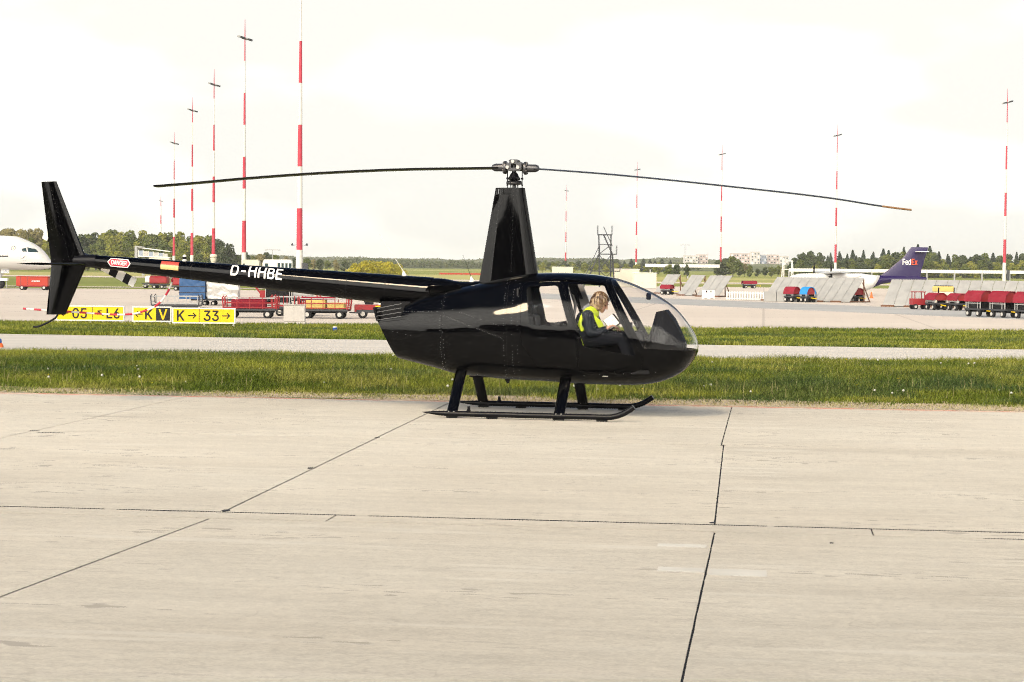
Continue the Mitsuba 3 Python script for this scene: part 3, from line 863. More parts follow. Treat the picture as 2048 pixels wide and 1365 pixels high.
put('bed', flat_slab(uvpoly([(-60, -40), (60, -40), (60, 28.05), (-60, 28.05)]), -.3, -.013), 'joint_tar', 'apron')


def wavy(a, b, amp, step=.12):
    a, b = np.array(a), np.array(b)
    n = max(2, int(np.linalg.norm(b - a) / step))
    t = np.linspace(0, 1, n, endpoint=False)[:, None]
    p = a + (b - a) * t
    d = (b - a) / np.linalg.norm(b - a)
    w = amp * (rng.random(n) - .5) * 2 * (rng.random(n) ** 2)
    w[0] = 0
    return p + np.array([-d[1], d[0]]) * w[:, None]


def slab(u0, u1, v0, v1, amp=.0045, name='slab', dz=0.0):
    """u0 and u1 are numbers, or pairs (at v0, at v1) where a joint runs askew."""
    g, h = .0065, .011 if abs(v0 - 15.0) < .5 or abs(v1 - 15.0) < .5 else .005
    (a0, a1), (b0, b1) = (q if isinstance(q, tuple) else (q, q) for q in (u0, u1))
    ga, gb = (g + .004 * (abs(q + 4.24) < .3) for q in (a1, b1))
    c = [(a0 + ga, v0 + h), (b0 - gb, v0 + h), (b1 - gb, v1 - h), (a1 + ga, v1 - h)]
    pts = np.vstack([wavy(c[k], c[(k + 1) % 4], amp) for k in range(4)])
    put(name, flat_slab(uvpoly(pts), -.2, dz), 'concrete', 'apron')


us = [-20.1, -16.15, -12.2, -8.23, -4.24, -.37, 3.57, 7.5, 11.4]
for v0, v1, askew in ((1.0, 7.8, {}), (7.8, 14.63, {-4.24: (-4.52, -4.14), -.37: (-.362, -.332)}), (15.0, 21.78, {-4.24: (-4.15, -4.265), -.37: (-.343, -.412), -8.23: (-8.20, -8.25)}), (21.78, 28.0, {-4.24: (-4.27, -4.37), -.37: (-.437, -.42)})):
    for a, b in zip(us[:-1], us[1:]):
        slab(askew.get(a, a), askew.get(b, b), v0, v1, dz=float(rng.uniform(-.0012, .0012)))
cr = [-20.1, -11.2, -3.25, .82, 6.3, 11.4]
for a, b in zip(cr[:-1], cr[1:]):
    slab(a, b, 14.63, 15.0, .004, 'repair_strip')
for a, b in ((-60, -20.1), (11.4, 60)):
    for v0, v1 in ((1, 7.8), (7.8, 14.63), (14.63, 21.78), (21.78, 28.0)):
        slab(a, b, v0, v1, 0.0)
slab(-60, 60, -6, 1.0, 0.0)
put('taxi_lane', flat_slab(uvpoly([(-60, -39.9), (60, -39.9), (60, -6.02), (-60, -6.02)]), -.2, -.002), 'asphalt', 'apron')
for k, (pu, pv, du, dv) in enumerate(((-.54, 13.83, .31, .10), (-.50, 12.72, .27, .13), (-.14, 12.66, .34, .22))):
    q = Polygon([(pu - du / 2, pv - dv / 2), (pu + du / 2, pv - dv / 2 - .01), (pu + du / 2, pv + dv / 2), (pu - du / 2, pv + dv / 2 + .01)]).buffer(.015, quad_segs=3)
    put('mortar_patch', flat_slab(uvpoly(np.array(q.exterior.coords)[:-1]), -.01, .0036), 'repair_mortar', 'apron')
# tar squeezed out of the joints
for pu, pv, du, dv in ((-4.15, 15.10, .06, .10), (-.36, 15.12, .05, .05), (-.42, 21.76, .055, .04), (-4.26, 21.8, .06, .05), (-8.22, 21.75, .12, .05), (-7.95, 21.55, .34, .02), (-4.24, 18.4, .04, .12), (.50, 14.17, .03, .05)):
    a = np.linspace(0, 2 * np.pi, 14, endpoint=False)
    r = 1 + .35 * (rng.random(14) - .5)
    put('tar_patch', flat_slab(uvpoly(np.stack([pu + du * .5 * np.cos(a) * r, pv + dv * .5 * np.sin(a) * r], 1)), -.01, .0036), 'joint_tar', 'apron')
for u0, u1, vv, w in ((-9.5, -6.6, 15.0, .012), (-5.0, -3.1, 15.0, .009), (-1.5, .05, 15.0, .010), (1.0, 1.25, 15.0, .01), (2.15, 2.9, 15.0, .007), (4.3, 6.5, 15.0, .011), (-6.5, -5.1, 15.0, .010), (.1, 1.0, 15.0, .012), (-3.0, -1.6, 15.0, .006), (-2.0, -1.2, 15.01, .01), (1.2, 2.1, 15.0, .008), (1.6, 4.5, 14.63, .006), (-4.8, -4.3, 14.99, .018)):
    p = np.vstack([wavy((u0, vv - w / 2), (u1, vv - w / 2), .006), wavy((u1, vv + w / 2), (u0, vv + w / 2), .006)])
    put('tar_patch', flat_slab(uvpoly(p), -.01, .0036), 'joint_tar', 'apron')
# faded red edge line and the dirt that creeps over the slabs
put('edge_line', flat_slab(uvpoly([(-30, 27.80), (20, 27.80), (20, 27.875), (-30, 27.875)]), -.01, .004), 'line_red', 'apron')
uu = np.linspace(-26, 18, 420)
lo = 27.97 + .10 * np.sin(uu * .5) + .35 * (meshkit.fbm(np.stack([uu * .9, uu * 0, uu * 0], 1), 5, 3) - .5)
ring = [(u, max(q, 27.9)) for u, q in zip(uu, lo)] + [(18, 29.2), (-26, 29.2)]
m = trimesh.creation.extrude_polygon(Polygon(uvpoly(ring)).buffer(0), .02, engine='earcut')
m.apply_translation((0, 0, -.012))
put('verge', m, 'soil', kind='structure')

near_taxi, far_taxi = line(-11.3, 44.0, 11.2, 43.3), line(-17.8, 69.0, 15.8, 61.4)
apron_near = line(-21.3, 82.6, 21.6, 83.6)
va = lambda x: (27.98 - x * SU) / CU
sheet('soil', va, near_taxi, -60, 60, 'soil', -.012, 30, 24)
sheet('taxiway', near_taxi, far_taxi, -90, 90, 'asphalt', .004, 30, 24)
sheet('soil', far_taxi, apron_near, -120, 120, 'soil', -.012, 30, 14)
far_edge = lambda x: 188.0 + 0 * x if x < -12 else 236.0
sheet('far_apron', apron_near, lambda x: 187.0, -400, 400, 'far_concrete', .004, 30, 8)
sheet('far_apron', lambda x: 187.0, lambda x: 262.0, -12, 400, 'far_concrete', .004, 20, 6)
lane = [(-40, 243), (12.6, 133.5), (26.8, 104.3), (46, 66.0), (58, 72), (31.5, 122), (14.9, 158), (-24, 243)]
m = trimesh.creation.extrude_polygon(Polygon([q for q in lane if q[1] > 87]).intersection(sbox(-400, 88.5, 400, 240)), .02, engine='earcut')
m.apply_translation((0, 0, -.65 - .008))
put('service_road', m, 'far_asphalt', kind='structure')
m = flat_slab([(-400, 205), (-15, 198), (-15, 201), (-400, 208)], -.66, -.63)
put('far_taxiway', m, 'far_concrete', kind='structure')
m = flat_slab([(-150, 330), (400, 300), (400, 318), (-150, 352)], -.69, -.64)
put('far_taxiway', m, 'far_concrete', kind='structure')


# ------------------------------------------------------------------ grass
def blades(P, h, w, lean, z):
    """Bent three-triangle blades at the points P (n, 2), base height z."""
    n = len(P)
    a = rng.random(n) * 2 * np.pi
    d = np.stack([np.cos(a), np.sin(a)], 1)
    e = np.stack([-d[:, 1], d[:, 0]], 1)
    k = lean * (.3 + rng.random(n))
    b0 = np.c_[P - e * w[:, None] / 2, z]
    b1 = np.c_[P + e * w[:, None] / 2, z]
    mid = P + d * (k * h * .35)[:, None]
    m0 = np.c_[mid - e * w[:, None] * .36, z + h * .6]
    m1 = np.c_[mid + e * w[:, None] * .36, z + h * .6]
    tip = np.c_[P + d * (k * h)[:, None], z + h]
    v = np.stack([b0, b1, m1, m0, tip], 1).reshape(-1, 3)
    i = np.arange(n)[:, None] * 5
    f = np.concatenate([i + [0, 1, 2], i + [0, 2, 3], i + [3, 2, 4]], 0)
    return tm(v, f)


def scatter(num, y0f, y1f, ymax_x=.285, pw=1.0):
    """Points on the strip between two lines, inside (a little beyond) the frame, thinning with distance."""
    out = []
    while sum(map(len, out)) < num:
        t = rng.random(num) ** pw
        s = rng.random(num) * 2 - 1
        y = 26 + t * 70
        x = s * .335 * y
        ok = (y > y0f(x)) & (y < y1f(x)) & (rng.random(num) < y / 96 * 2.2)
        out.append(np.c_[x[ok], y[ok]])
    return np.vstack(out)[:num]


edge0 = lambda x: (28.25 - x * SU) / CU
P = scatter(310000, edge0, near_taxi)
vv = P[:, 0] * SU + P[:, 1] * CU
pn = meshkit.fbm(np.c_[P * (.8, 1.1), vv * 0], 4, 21)
pn2 = meshkit.fbm(np.c_[P * (.25, .35), vv * 0], 3, 31)
near = np.clip((vv - 28.2 - 1.2 * (pn - .3)) / 3.2, 0, 1)
keep = rng.random(len(P)) < .12 + .88 * np.clip((vv - 28.45 - 2.0 * (pn - .45)) / .9, 0, 1)
P, vv, pn, pn2, near = P[keep], vv[keep], pn[keep], pn2[keep], near[keep]
h = (.05 + .05 * pn) + near * (.07 + .17 * pn * pn2 * 2.2)
far = np.clip((vv - 38) / 5, 0, 1)
h = .78 * h * (1 - .15 * far) * (.55 + .75 * rng.random(len(P)))
put('grass', blades(P, h, .009 + .010 * rng.random(len(P)), .85, gz(P[:, 1]) - .02), 'grass_blade', kind='stuff', label='rough green meadow grass between the apron and the taxiway', cat='grass')
P = scatter(150000, far_taxi, apron_near)
pn = meshkit.fbm(np.c_[P * (.35, .5), P[:, 0] * 0], 4, 23)
h = (.07 + .17 * pn) * (.5 + .8 * rng.random(len(P)))
put('grass', blades(P, h, .025 + .022 * rng.random(len(P)), .6, gz(P[:, 1]) - .02), 'grass_blade', kind='stuff', label='strip of green grass beyond the taxiway', cat='grass')
# seed stalks
P = scatter(1900, lambda x: edge0(x) + 1.2, near_taxi)
put('grass_stalks', blades(P, .14 + .13 * rng.random(len(P)), .006 + 0 * P[:, 0], .25, gz(P[:, 1])), 'straw', kind='stuff', label='pale dry seed stalks standing in the meadow grass', cat='grass')
# dandelions: seed heads and yellow flowers, one by one
clock = cat([trimesh.creation.icosphere(subdivisions=1, radius=.026)])
clock.apply_translation((0, 0, .19))
stem = rod((0, 0, 0), (.01, 0, .18), .004, .003, 5)
flower = lathe([(0, .165), (.018, .172), (.024, .182), (.014, .187), (0, .185)], 10)
dc, df, ds = mikit.ply(clock, 'dandelion_fluff', smooth=True), mikit.ply(flower, 'dandelion_yellow', smooth=30), mikit.ply(stem, 'stalk_green', smooth=True)
P = scatter(220, lambda x: edge0(x) + 1.0, lambda x: near_taxi(x) - 1)
for k, (x, y) in enumerate(P):
    white = k % 3 != 0
    key = thing('dandelion', 'white dandelion seed head in the meadow grass' if white else 'small yellow dandelion flower in the meadow grass', 'dandelion', 'white dandelion seed heads in the grass' if white else 'yellow dandelion flowers in the grass')
    s = float(rng.uniform(.45, .85))
    to = T().translate([float(x), float(y), float(gz(y)) - .02]).scale([s, s, s])
    put('head', dc if white else df, None, key, to=to)
    put('stem', ds, None, key, to=to)
# pebbles and crumbs of soil on the verge
pb = trimesh.creation.icosphere(subdivisions=0, radius=1)
L = []
for _ in range(1500):
    u, vq = rng.uniform(-13, 9), 27.85 + abs(rng.normal(0, .35))
    x, y = uvw(u, vq)
    m = pb.copy()
    m.apply_scale(rng.uniform(.005, .02) * np.array([1, 1, .6]))
    m.apply_translation((x, y, .008))
    L.append(m)
put('pebbles', cat(L), 'pebble', kind='stuff', label='loose crumbs of soil and gravel along the apron edge', cat='gravel')
P = np.array([uvw(rng.uniform(-13, 9), 27.95 + abs(rng.normal(0, .5))) for _ in range(5000)])
put('dry_grass', blades(P, .02 + .05 * rng.random(len(P)), .008 + .006 * rng.random(len(P)), 1.4, 0 * P[:, 0]), 'straw', kind='stuff', label='dry straw and short turf along the apron edge', cat='grass')


# ------------------------------------------------------------------ trees
def leaf_cards(C, N, size):
    """Bent two-triangle leaf clumps at C, turned roughly outwards along N."""
    n = len(C)
    a = rng.normal(size=(n, 3)) * .75 + N
    a /= np.linalg.norm(a, axis=1, keepdims=True)
    b = np.cross(a, rng.normal(size=(n, 3)))
    b /= np.linalg.norm(b, axis=1, keepdims=True)
    c = np.cross(a, b)
    s = (size * (.6 + .8 * rng.random(n)))[:, None]
    v = np.stack([C - b * s, C + c * s * .7 + a * s * .25, C + b * s, C - c * s * .7 + a * s * .1], 1).reshape(-1, 3)
    i = np.arange(n)[:, None] * 4
    return tm(v, np.concatenate([i + [0, 1, 2], i + [0, 2, 3]]))


def broad_crown(n, h=10.0, w=7.0, lobes=16, size=.42, low=.12):
    """Crown of a broadleaf tree h metres tall: many uneven lobes, leaves on their shells."""
    C = []
    for _ in range(lobes):
        a, r = rng.random() * 2 * np.pi, rng.random() ** .6
        z = low + (1 - low) * rng.random() ** .85
        env = math.sin(math.pi * min(1, .12 + .88 * (z - low) / (1 - low))) ** .6
        C.append((math.cos(a) * r * w * .40 * env, math.sin(a) * r * w * .40 * env, z * h * .86 + .3, rng.uniform(.11, .20) * w))
    C.append((0, 0, h * .55, .26 * w))
    C = np.array(C)
    k = rng.choice(len(C), n, p=C[:, 3] ** 2 / (C[:, 3] ** 2).sum())
    d = rng.normal(size=(n, 3))
    d /= np.linalg.norm(d, axis=1, keepdims=True)
    r = C[k, 3] * (.72 + .36 * rng.random(n))
    return leaf_cards(C[k, :3] + d * r[:, None] * (1, 1, .85), d + (0, 0, .35), size)


def fir_crown(n, h=12.0, w=4.5, size=.42):
    z = rng.random(n) ** 1.25
    tier = np.floor(z * 13) / 13
    fr = z * 13 - np.floor(z * 13)
    a = rng.random(n) * 2 * np.pi
    r = w / 2 * (1 - tier) ** .85 * (1.05 - .5 * fr) * (.55 + .5 * rng.random(n)) * (1 + .2 * np.sin(a * 5 + tier * 40))
    C = np.c_[np.cos(a) * r, np.sin(a) * r, .08 * h + z * h * .94 - .3 * r]
    return leaf_cards(C, np.c_[np.cos(a), np.sin(a), a * 0 + .3], size * (1.1 - .6 * z))


def trunk(h, r):
    L = [tube([(0, 0, 0), (.05, .02, h * .3), (-.05, .05, h * .6), (0, 0, h * .8)], [r, r * .8, r * .5, r * .15], 8)]
    for a in (.4, 2.3, 4.1, 5.4):
        z = h * (.3 + .1 * (a % 1))
        L.append(rod((0, 0, z), (math.cos(a) * h * .22, math.sin(a) * h * .22, z + h * .22), r * .4, r * .1, 6))
    return cat(L)


crowns = {'broad': [mikit.ply(broad_crown(1500, lobes=15 + 2 * k, size=.40), 'leaf_mid') for k in range(5)],
          'bush': [mikit.ply(broad_crown(1300, 5.0, 7.5, 18, .30, .02), 'leaf_mid') for k in range(3)],
          'fir': [mikit.ply(fir_crown(1300), 'leaf_fir') for k in range(3)]}
trunk_d = mikit.ply(trunk(10, .22), 'bark', smooth=True)
NT = [0]


def tree(name, x, y, hgt, leaf, label, group=None, wide=1.0, kind='broad', catg='tree', z=None):
    key = thing(name, label, catg, group)
    c = crowns[kind][NT[0] % len(crowns[kind])]
    NT[0] += 1
    base = {'broad': 10.0, 'bush': 4.6, 'fir': 12.0}[kind]
    s = hgt / base
    ang = float(rng.random() * 360)
    to = T().translate([float(x), float(y), (-.7 if z is None else z)]).rotate([0, 0, 1], ang).scale([s * wide, s * wide, s])
    put('crown', {**c, 'bsdf': {'type': 'ref', 'id': leaf}}, None, key, to=to)
    if kind != 'bush':
        put('trunk', trunk_d, None, key, to=to)


def px_tree(name, px, top, Y, leaf, label, group=None, wide=1.0, kind='broad', **k):
    x, ztop = wpt(px, top, Y)
    tree(name, x, Y, ztop + .7, leaf, label, group, wide, kind, **k)
# ---- floodlight masts: 5 m bands of white and red, a head of floodlights, a spike
def mast(x, y, top, label, r0=.37, first=3.53, step=5.0, tilt=-14, lamps=True, extra=None):
    key = thing('floodlight_mast', label, 'mast', 'red and white floodlight masts')
    zs, z = [ZG - .1], first
    while z < top - .5:
        zs.append(z)
        z += step
    zs.append(top)
    rad = lambda z: r0 * (1 - .78 * (z - ZG) / (top - ZG))
    for i, (a, b) in enumerate(zip(zs[:-1], zs[1:])):
        red = i % 2 == 1
        g = r0 * .08 if i == 0 else 0
        ob('red_band' if red else 'white_band', tube([(0, 0, a), (0, 0, (a + b) / 2), (0, 0, b)], [rad(a) + g, rad((a + b) / 2) + g, rad(b) + (g if i == 0 else 0)], 14), 'mast_red' if red else 'mast_white', key, at(x, y, z=0), 40)
    H_ = at(x, y, 25 if tilt < 0 else -25, 0)
    T_ = math.radians(-tilt)
    bar = box((0, 0, top), (2.2, .16, .14), ry=T_)
    k = ob('head', cat([bar, box((0, .0, top - .05), (.9, .9, .08), ry=T_)]), 'dark_frame', key, H_)
    for j, q in enumerate((-1.0, -.62, -.24, .24, .62, 1.0)):
        ob('floodlight', cat([box((q, -.22, top + .02 - q * math.sin(T_)), (.32, .30, .30), ry=T_), box((q, .28, top + .12 - q * math.sin(T_)), (.30, .28, .24), ry=T_)]), 'dark_frame' if j % 3 else 'galvanised', k, H_)
    ob('spike', rod((0, 0, top + .05), (0, 0, top + 3.0), .10, .03, 6), 'mast_red', key, at(x, y, z=0))
    ob('base_box', box((.75, -.3, ZG + 1.5), (.6, .5, 2.2)), 'dark_frame', key, at(x, y, z=0))
    if extra == 'lamps':
        for s in (-1, 1):
            ob('obstruction_light', cat([rod((s * .5, 0, 4.1), (s * .86, 0, 4.1), .03, n=6), lathe([(0, -.12), (.13, -.12), (.13, .02), (.07, .17), (0, .2)], 10, 'z', (s * .88, 0, 4.15))]), 'dark_frame', key, at(x, y, z=0))
    if extra == 'ring':
        ob('lower_platform', cat([lathe([(.4, 2.9), (.68, 2.9), (.72, 3.2), (.55, 3.5), (.4, 3.5)], 16), lathe([(.4, 1.9), (.55, 2.2), (.6, 2.7), (.4, 2.9)], 16)]), 'cream_paint', key, at(x, y, z=0))


for a in ((-25.68, 239.6, 37.0, 'tallest red and white mast, rising out of the picture behind the tail boom', .41, 3.53, 5.0, -14, True, 'lamps'),
          (-42.30, 313.2, 37.0, 'second tallest red and white mast left of the tallest one', .37),
          (-58.07, 386.2, 36.2, 'red and white mast with a cream platform near its foot', .37, 3.53, 5.0, -14, True, 'ring'),
          (-72.85, 452.0, 36.2, 'fourth red and white mast, counting leftwards from the tallest', .37),
          (-89.09, 523.4, 33.0, 'short red and white mast left of the row, no red at its tip', .37),
          (-200.9, 1136.0, 36.5, 'leftmost and farthest red and white mast, thin and low', .75, 3.53, 5.0),
          (105.6, 427.7, 37.8, 'rightmost red and white mast beside the right edge', .37, 3.53, 5.0, 12),
          (88.30, 544.9, 38.2, 'red and white mast above the parked propeller plane', .37, 3.53, 5.0, 12),
          (67.63, 647.9, 38.6, 'red and white mast behind the gap between the blast fences', .37, 3.53, 5.0, 10),
          (45.62, 736.7, 37.6, 'red and white mast just above the cabin roof', .38, 3.53, 5.0, 8),
          (25.72, 970.2, 38.4, 'faint small red and white mast right of the rotor mast', .42, 3.53, 5.0, -8)):
    mast(*a)
for x, y, top, lab in ((60.5, 700, 9.7, 'thin pale lamp post before the far apartment blocks'), (-50.7, 420, 4.7, 'thin T-shaped lamp post behind the tail boom lettering')):
    key = thing('lamp_post', lab, 'lamp post')
    ob('post', rod((0, 0, -1), (0, 0, top), .12, .08, 6), 'galvanised', key, at(x, y, z=0))
    ob('crossarm', cat([box((0, 0, top), (3.2, .15, .12)), box((-1.4, 0, top - .1), (.5, .3, .14)), box((1.4, 0, top - .1), (.5, .3, .14))]), 'galvanised', key, at(x, y, z=0))


# ---- taxiway signs
def arrow(dx, dy, L=.30, w=.046):
    """Arrow pointing along (dx, dy) as a flat mesh centred at 0."""
    d = np.array([dx, dy]) / math.hypot(dx, dy)
    n = np.array([-d[1], d[0]])
    tip, tail = d * L / 2, -d * L / 2
    g = [LineString([tail, tip]).buffer(w / 2, cap_style='flat'), LineString([tip - d * .11 + n * .11, tip, tip - d * .11 - n * .11]).buffer(w / 2, cap_style='flat', join_style='mitre')]
    from shapely import union_all
    return flat(union_all(g), .006)


def face(m):
    """xy plane (reading along x) -> upright, facing the camera (-y)."""
    v = m.vertices
    m.vertices = np.stack([v[:, 0], -v[:, 2], v[:, 1]], 1)
    return m


def sign(x0, x1, y, rz, label, items, h=.61, leg=.16):
    key = thing('taxiway_sign', label, 'sign', 'yellow taxiway signs on the grass')
    w = x1 - x0
    M = at(x0, y, rz, gz(y))
    ob('panel', box((w / 2, 0, leg + h / 2), (w - .07, .13, h - .07), ch=.004), 'sign_yellow', key, M)
    for q in ((0, w, leg + h - .035, leg + h), (0, w, leg, leg + .035)):
        ob('frame', box((w / 2, 0, (q[2] + q[3]) / 2), (w, .17, .05), ch=.004), 'white_paint', key, M)
    for q in (.025, w - .025):
        ob('frame', box((q, 0, leg + h / 2), (.05, .168, h - .09), ch=.004), 'white_paint', key, M)
    for q in ([.08, w * .5, w - .08] if w > 1.8 else [.08, w - .08]):
        ob('leg', cat([box((q, 0, leg / 2 - .05), (.06, .06, leg + .1), ch=.004), box((q, 0, .02), (.14, .14, .03), ch=.004)]), 'white_paint', key, M)
    for it in items:
        if it[0] == 'text':
            m = meshkit.text_mesh(it[2], .40, .006, bold=True)
            m.vertices[:, :2] -= m.bounds[:, :2].mean(0)
            m.vertices[:, 0] *= .92
            name, mt = 'lettering', it[3] if len(it) > 3 else 'black_decal'
        elif it[0] == 'arrow':
            m, name, mt = arrow(*it[2]), 'arrow', 'black_decal'
        elif it[0] == 'bar':
            m, name, mt = flat([(-.012, -.27), (.012, -.27), (.012, .27), (-.012, .27)], .006), 'divider', 'black_decal'
        else:
            m, name, mt = flat([(-it[2] / 2, -.27), (it[2] / 2, -.27), (it[2] / 2, .27), (-it[2] / 2, .27)], .003), 'black_field', 'black_decal'
        m = face(m)
        m.apply_translation((it[1], -.066, leg + h / 2))
        ob(name, m, mt, key, M, False)


sign(-18.55, -15.80, 80.9, 4, 'leftmost yellow sign reading 05 and L6 behind the lower tail fin', [('arrow', .35, (-1, 0)), ('text', .95, '05'), ('bar', 1.46), ('arrow', 1.80, (-.75, .7), .26), ('text', 2.30, 'L6')])
sign(-15.37, -13.80, 80.5, 4, 'short yellow sign reading K with a black V panel', [('arrow', .27, (-1, 0)), ('text', .66, 'K'), ('field', 1.23, .56), ('text', 1.23, 'V', 'sign_yellow')])
sign(-13.50, -11.00, 79.0, 2, 'rightmost yellow sign reading K and 33 with two right arrows', [('text', .34, 'K'), ('arrow', .78, (1, 0)), ('bar', 1.07), ('text', 1.55, '33'), ('arrow', 2.12, (1, 0))])

# ---- cabinet and taxiway lights
key = thing('utility_cabinet', 'pale grey utility cabinet at the edge of the far grass strip', 'cabinet')
M = at(-9.29, 84.9, 1)
ob('body', box((0, 0, .44), (.90, .40, .70)), 'cabinet_grey', key, M)
ob('plinth', box((0, 0, .04), (.92, .42, .10)), 'cabinet_grey', key, M)
ob('lid', box((0, 0, .805), (.96, .46, .03)), 'cabinet_grey', key, M)
for s in (-.225, .225):
    ob('door', box((s, -.206, .44), (.43, .02, .64)), 'cabinet_grey', key, M)
key = thing('taxiway_light', 'blue taxiway edge light with a white cap in the grass', 'light')
M = at(-6.52, 73.2, 0, gz(73.2))
ob('stem', rod((0, 0, -.05), (0, 0, .10), .03, n=10), 'dark_frame', key, M)
ob('dome', lathe([(0, .10), (.075, .10), (.085, .16), (.08, .24), (0, .24)], 14), 'taxi_blue', key, M)
ob('cap', lathe([(0, .24), (.082, .24), (.07, .262), (0, .27)], 14), 'white_paint', key, M)
key = thing('taxiway_light', 'blue domed light on an orange base at the left edge', 'light')
M = at(-13.05, 50.6, 0, gz(50.6))
ob('base', lathe([(0, 0), (.11, 0), (.10, .07), (.06, .12), (0, .12)], 14), 'cone_orange', key, M)
ob('dome', lathe([(0, .12), (.062, .12), (.066, .16), (.05, .215), (.02, .235), (0, .237)], 14), 'taxi_blue', key, M)


# ---- wheeled things
def wheels(key, M, xs, ys, r=.2, w=.13):
    for x in xs:
        for y in ys:
            k = ob('wheel', wheel((x, y, r), r, w), 'rubber', key, M, 35)
            s = -1 if y < 0 else 1
            ob('rim', lathe([(0, 0), (r * .5, 0), (r * .42, .02), (0, .03)], 12, 'y', (x, y + s * (w / 2 + .002) - (.03 if s < 0 else 0), r)), 'hub_grey', k, M, 35)


def dolly(x, y, rz, label, L=2.45, W=1.3, h=1.0, frame='cart_red', rails=3, cargo=None, top='galvanised'):
    """Low baggage trailer with railed sides."""
    key = thing('baggage_trailer', label, 'trailer', 'baggage trailers behind the tail boom')
    M = at(x, y, rz)
    ob('deck', box((0, 0, .40), (L, W, .09)), 'dark_frame', key, M)
    ob('chassis', cat([box((0, 0, .31), (L * .9, .3, .1)), box((L * .32, 0, .26), (.1, W * .9, .1)), box((-L * .32, 0, .26), (.1, W * .9, .1))]), 'dark_frame', key, M)
    wheels(key, M, (-L * .33, L * .33), (-W * .42, W * .42))
    for s in (-1, 1):
        for k in range(rails):
            z = .50 + (h - .56) * k / max(1, rails - 1)
            ob('rail', box((0, s * W * .49, z), (L * .97, .03, .045), ch=.006), top if k == rails - 1 else frame, key, M)
        for q in np.linspace(-.48, .48, 5):
            ob('post', box((q * L, s * W * .49 + .018 * s, .44 + (h - .44) / 2), (.04, .02, h - .46), ch=.004), frame, key, M)
    for s in (-1, 1):
        ob('end_frame', cat([tube([(s * L * .5, -W * .47, .42), (s * L * .52, -W * .47, h * .95), (s * L * .49, -W * .47, h + .04)], .03, 8), tube([(s * L * .5, W * .47, .42), (s * L * .52, W * .47, h * .95), (s * L * .49, W * .47, h + .04)], .03, 8), rod((s * L * .5, -W * .47, h * .9), (s * L * .5, W * .47, h * .9), .025), rod((s * L * .5, -W * .47, h * .65), (s * L * .5, W * .47, h * .65), .02)]), frame if frame != 'galvanised' else 'dark_frame', key, M)
    ob('drawbar', cat([rod((L * .5, 0, .3), (L * .5 + .55, 0, .28), .03), box((L * .5 + .55, 0, .28), (.1, .1, .05))]), 'dark_frame', key, M)
    for c in cargo or ():
        ob(c[0], box(c[1], c[2], ch=.03), c[3], key, M)
    return key


dolly(-12.20, 92.9, 2, 'red and grey railed trailer with red load right of the signs', cargo=(('load', (-.1, .1, .66), (1.6, .8, .42), 'canvas_red'), ('load', (.1, .1, .91), (1.2, .7, .10), 'canvas_red')))
dolly(-8.80, 93.4, -2, 'red railed trailer with pale yellow boxes right of the cabinet', L=2.3, cargo=(('load', (-.4, .05, .66), (.9, .8, .42), 'cargo_yellow'), ('load', (.55, .05, .60), (.8, .8, .30), 'cargo_yellow'), ('load', (-.3, .1, .95), (1.5, .7, .12), 'canvas_red')))
dolly(-16.90, 100.2, 1, 'empty grey tube-railed trailer behind the K and 33 sign', L=2.35, W=1.3, h=.92, frame='galvanised', rails=2)
key = thing('flatbed_trailer', 'long dark flat trailer carrying the blue and silver loads', 'trailer')
M = at(-16.9, 119.5, 2)
ob('deck', box((0, 0, .36), (4.6, 1.6, .12)), 'dark_frame', key, M)
ob('headboard', cat([box((-2.30, -.5, .9), (.05, .05, 1.0)), box((-2.30, .5, .9), (.05, .05, 1.0)), box((-2.30, 0, .75), (.04, 1.0, .05)), box((-2.30, 0, 1.1), (.04, 1.0, .05)), box((-2.30, 0, 1.38), (.04, 1.05, .05)), box((-2.1, -.65, .75), (.4, .03, .03)), box((-2.1, -.65, 1.1), (.4, .03, .03))]), 'galvanised', key, M)
wheels(key, M, (-1.5, -1.0, 1.5), (-.6, .6), .14, .12)


def soft_box(c, s, amp, seed, n=14):
    m = trimesh.creation.box(s)
    m = m.subdivide_to_size(max(s) / n)
    v = m.vertices
    d = meshkit.fbm(v * 3.1 + seed, 3, seed) - .5
    nn = v / np.abs(v / (np.array(s) / 2)).max(1, keepdims=True).clip(1e-6) / np.linalg.norm(s)
    m.vertices = v * (1 + d[:, None] * amp)
    m.vertices += (meshkit.fbm(v * 5 + 9, 2, seed + 4)[:, None] - .5) * amp * .25
    m.apply_translation(c)
    return m


key = thing('cargo_pallet', 'pallet load under a dark blue tarpaulin below the registration letters', 'cargo')
M = at(-19.08, 119.0, 2)
ob('tarpaulin', soft_box((0, 0, 1.02), (1.52, 1.3, 1.26), .06, 3), 'tarp_blue', key, M, 50)
for z in (.78, 1.14):
    ob('strap', box((0, 0, z), (1.60, 1.38, .035)), 'dark_frame', key, M)
key = thing('cargo_pallet', 'pallet load wrapped in silver foil right of the blue one', 'cargo')
M = at(-17.33, 119.3, 2)
ob('wrapping', soft_box((0, 0, .98), (1.85, 1.3, 1.12), .12, 8, 18), 'foil_silver', key, M, 25)
key = thing('belt_loader', 'red loader with a white post left of the black container', 'vehicle')
M = at(-15.6, 126, 4)
ob('body', box((0, 0, .62), (.75, .9, .45)), 'cart_red', key, M)
ob('boom', box((-.45, -.1, .80), (1.1, .35, .10), ry=.9), 'cart_red', key, M)
ob('post', box((.55, 0, .80), (.42, .4, 1.2)), 'white_paint', key, M)
wheels(key, M, (-.3, .35), (-.4, .4), .2)
key = thing('cargo_container', 'black box container under the middle of the tail boom', 'container')
M = at(-14.22, 121, 1)
ob('body', box((0, 0, .72), (1.42, 1.3, 1.06)), 'black_matt', key, M)
for q in (-.72, .72):
    ob('corner_post', box((q, -.66, .72), (.05, .05, 1.08)), 'galvanised', key, M)
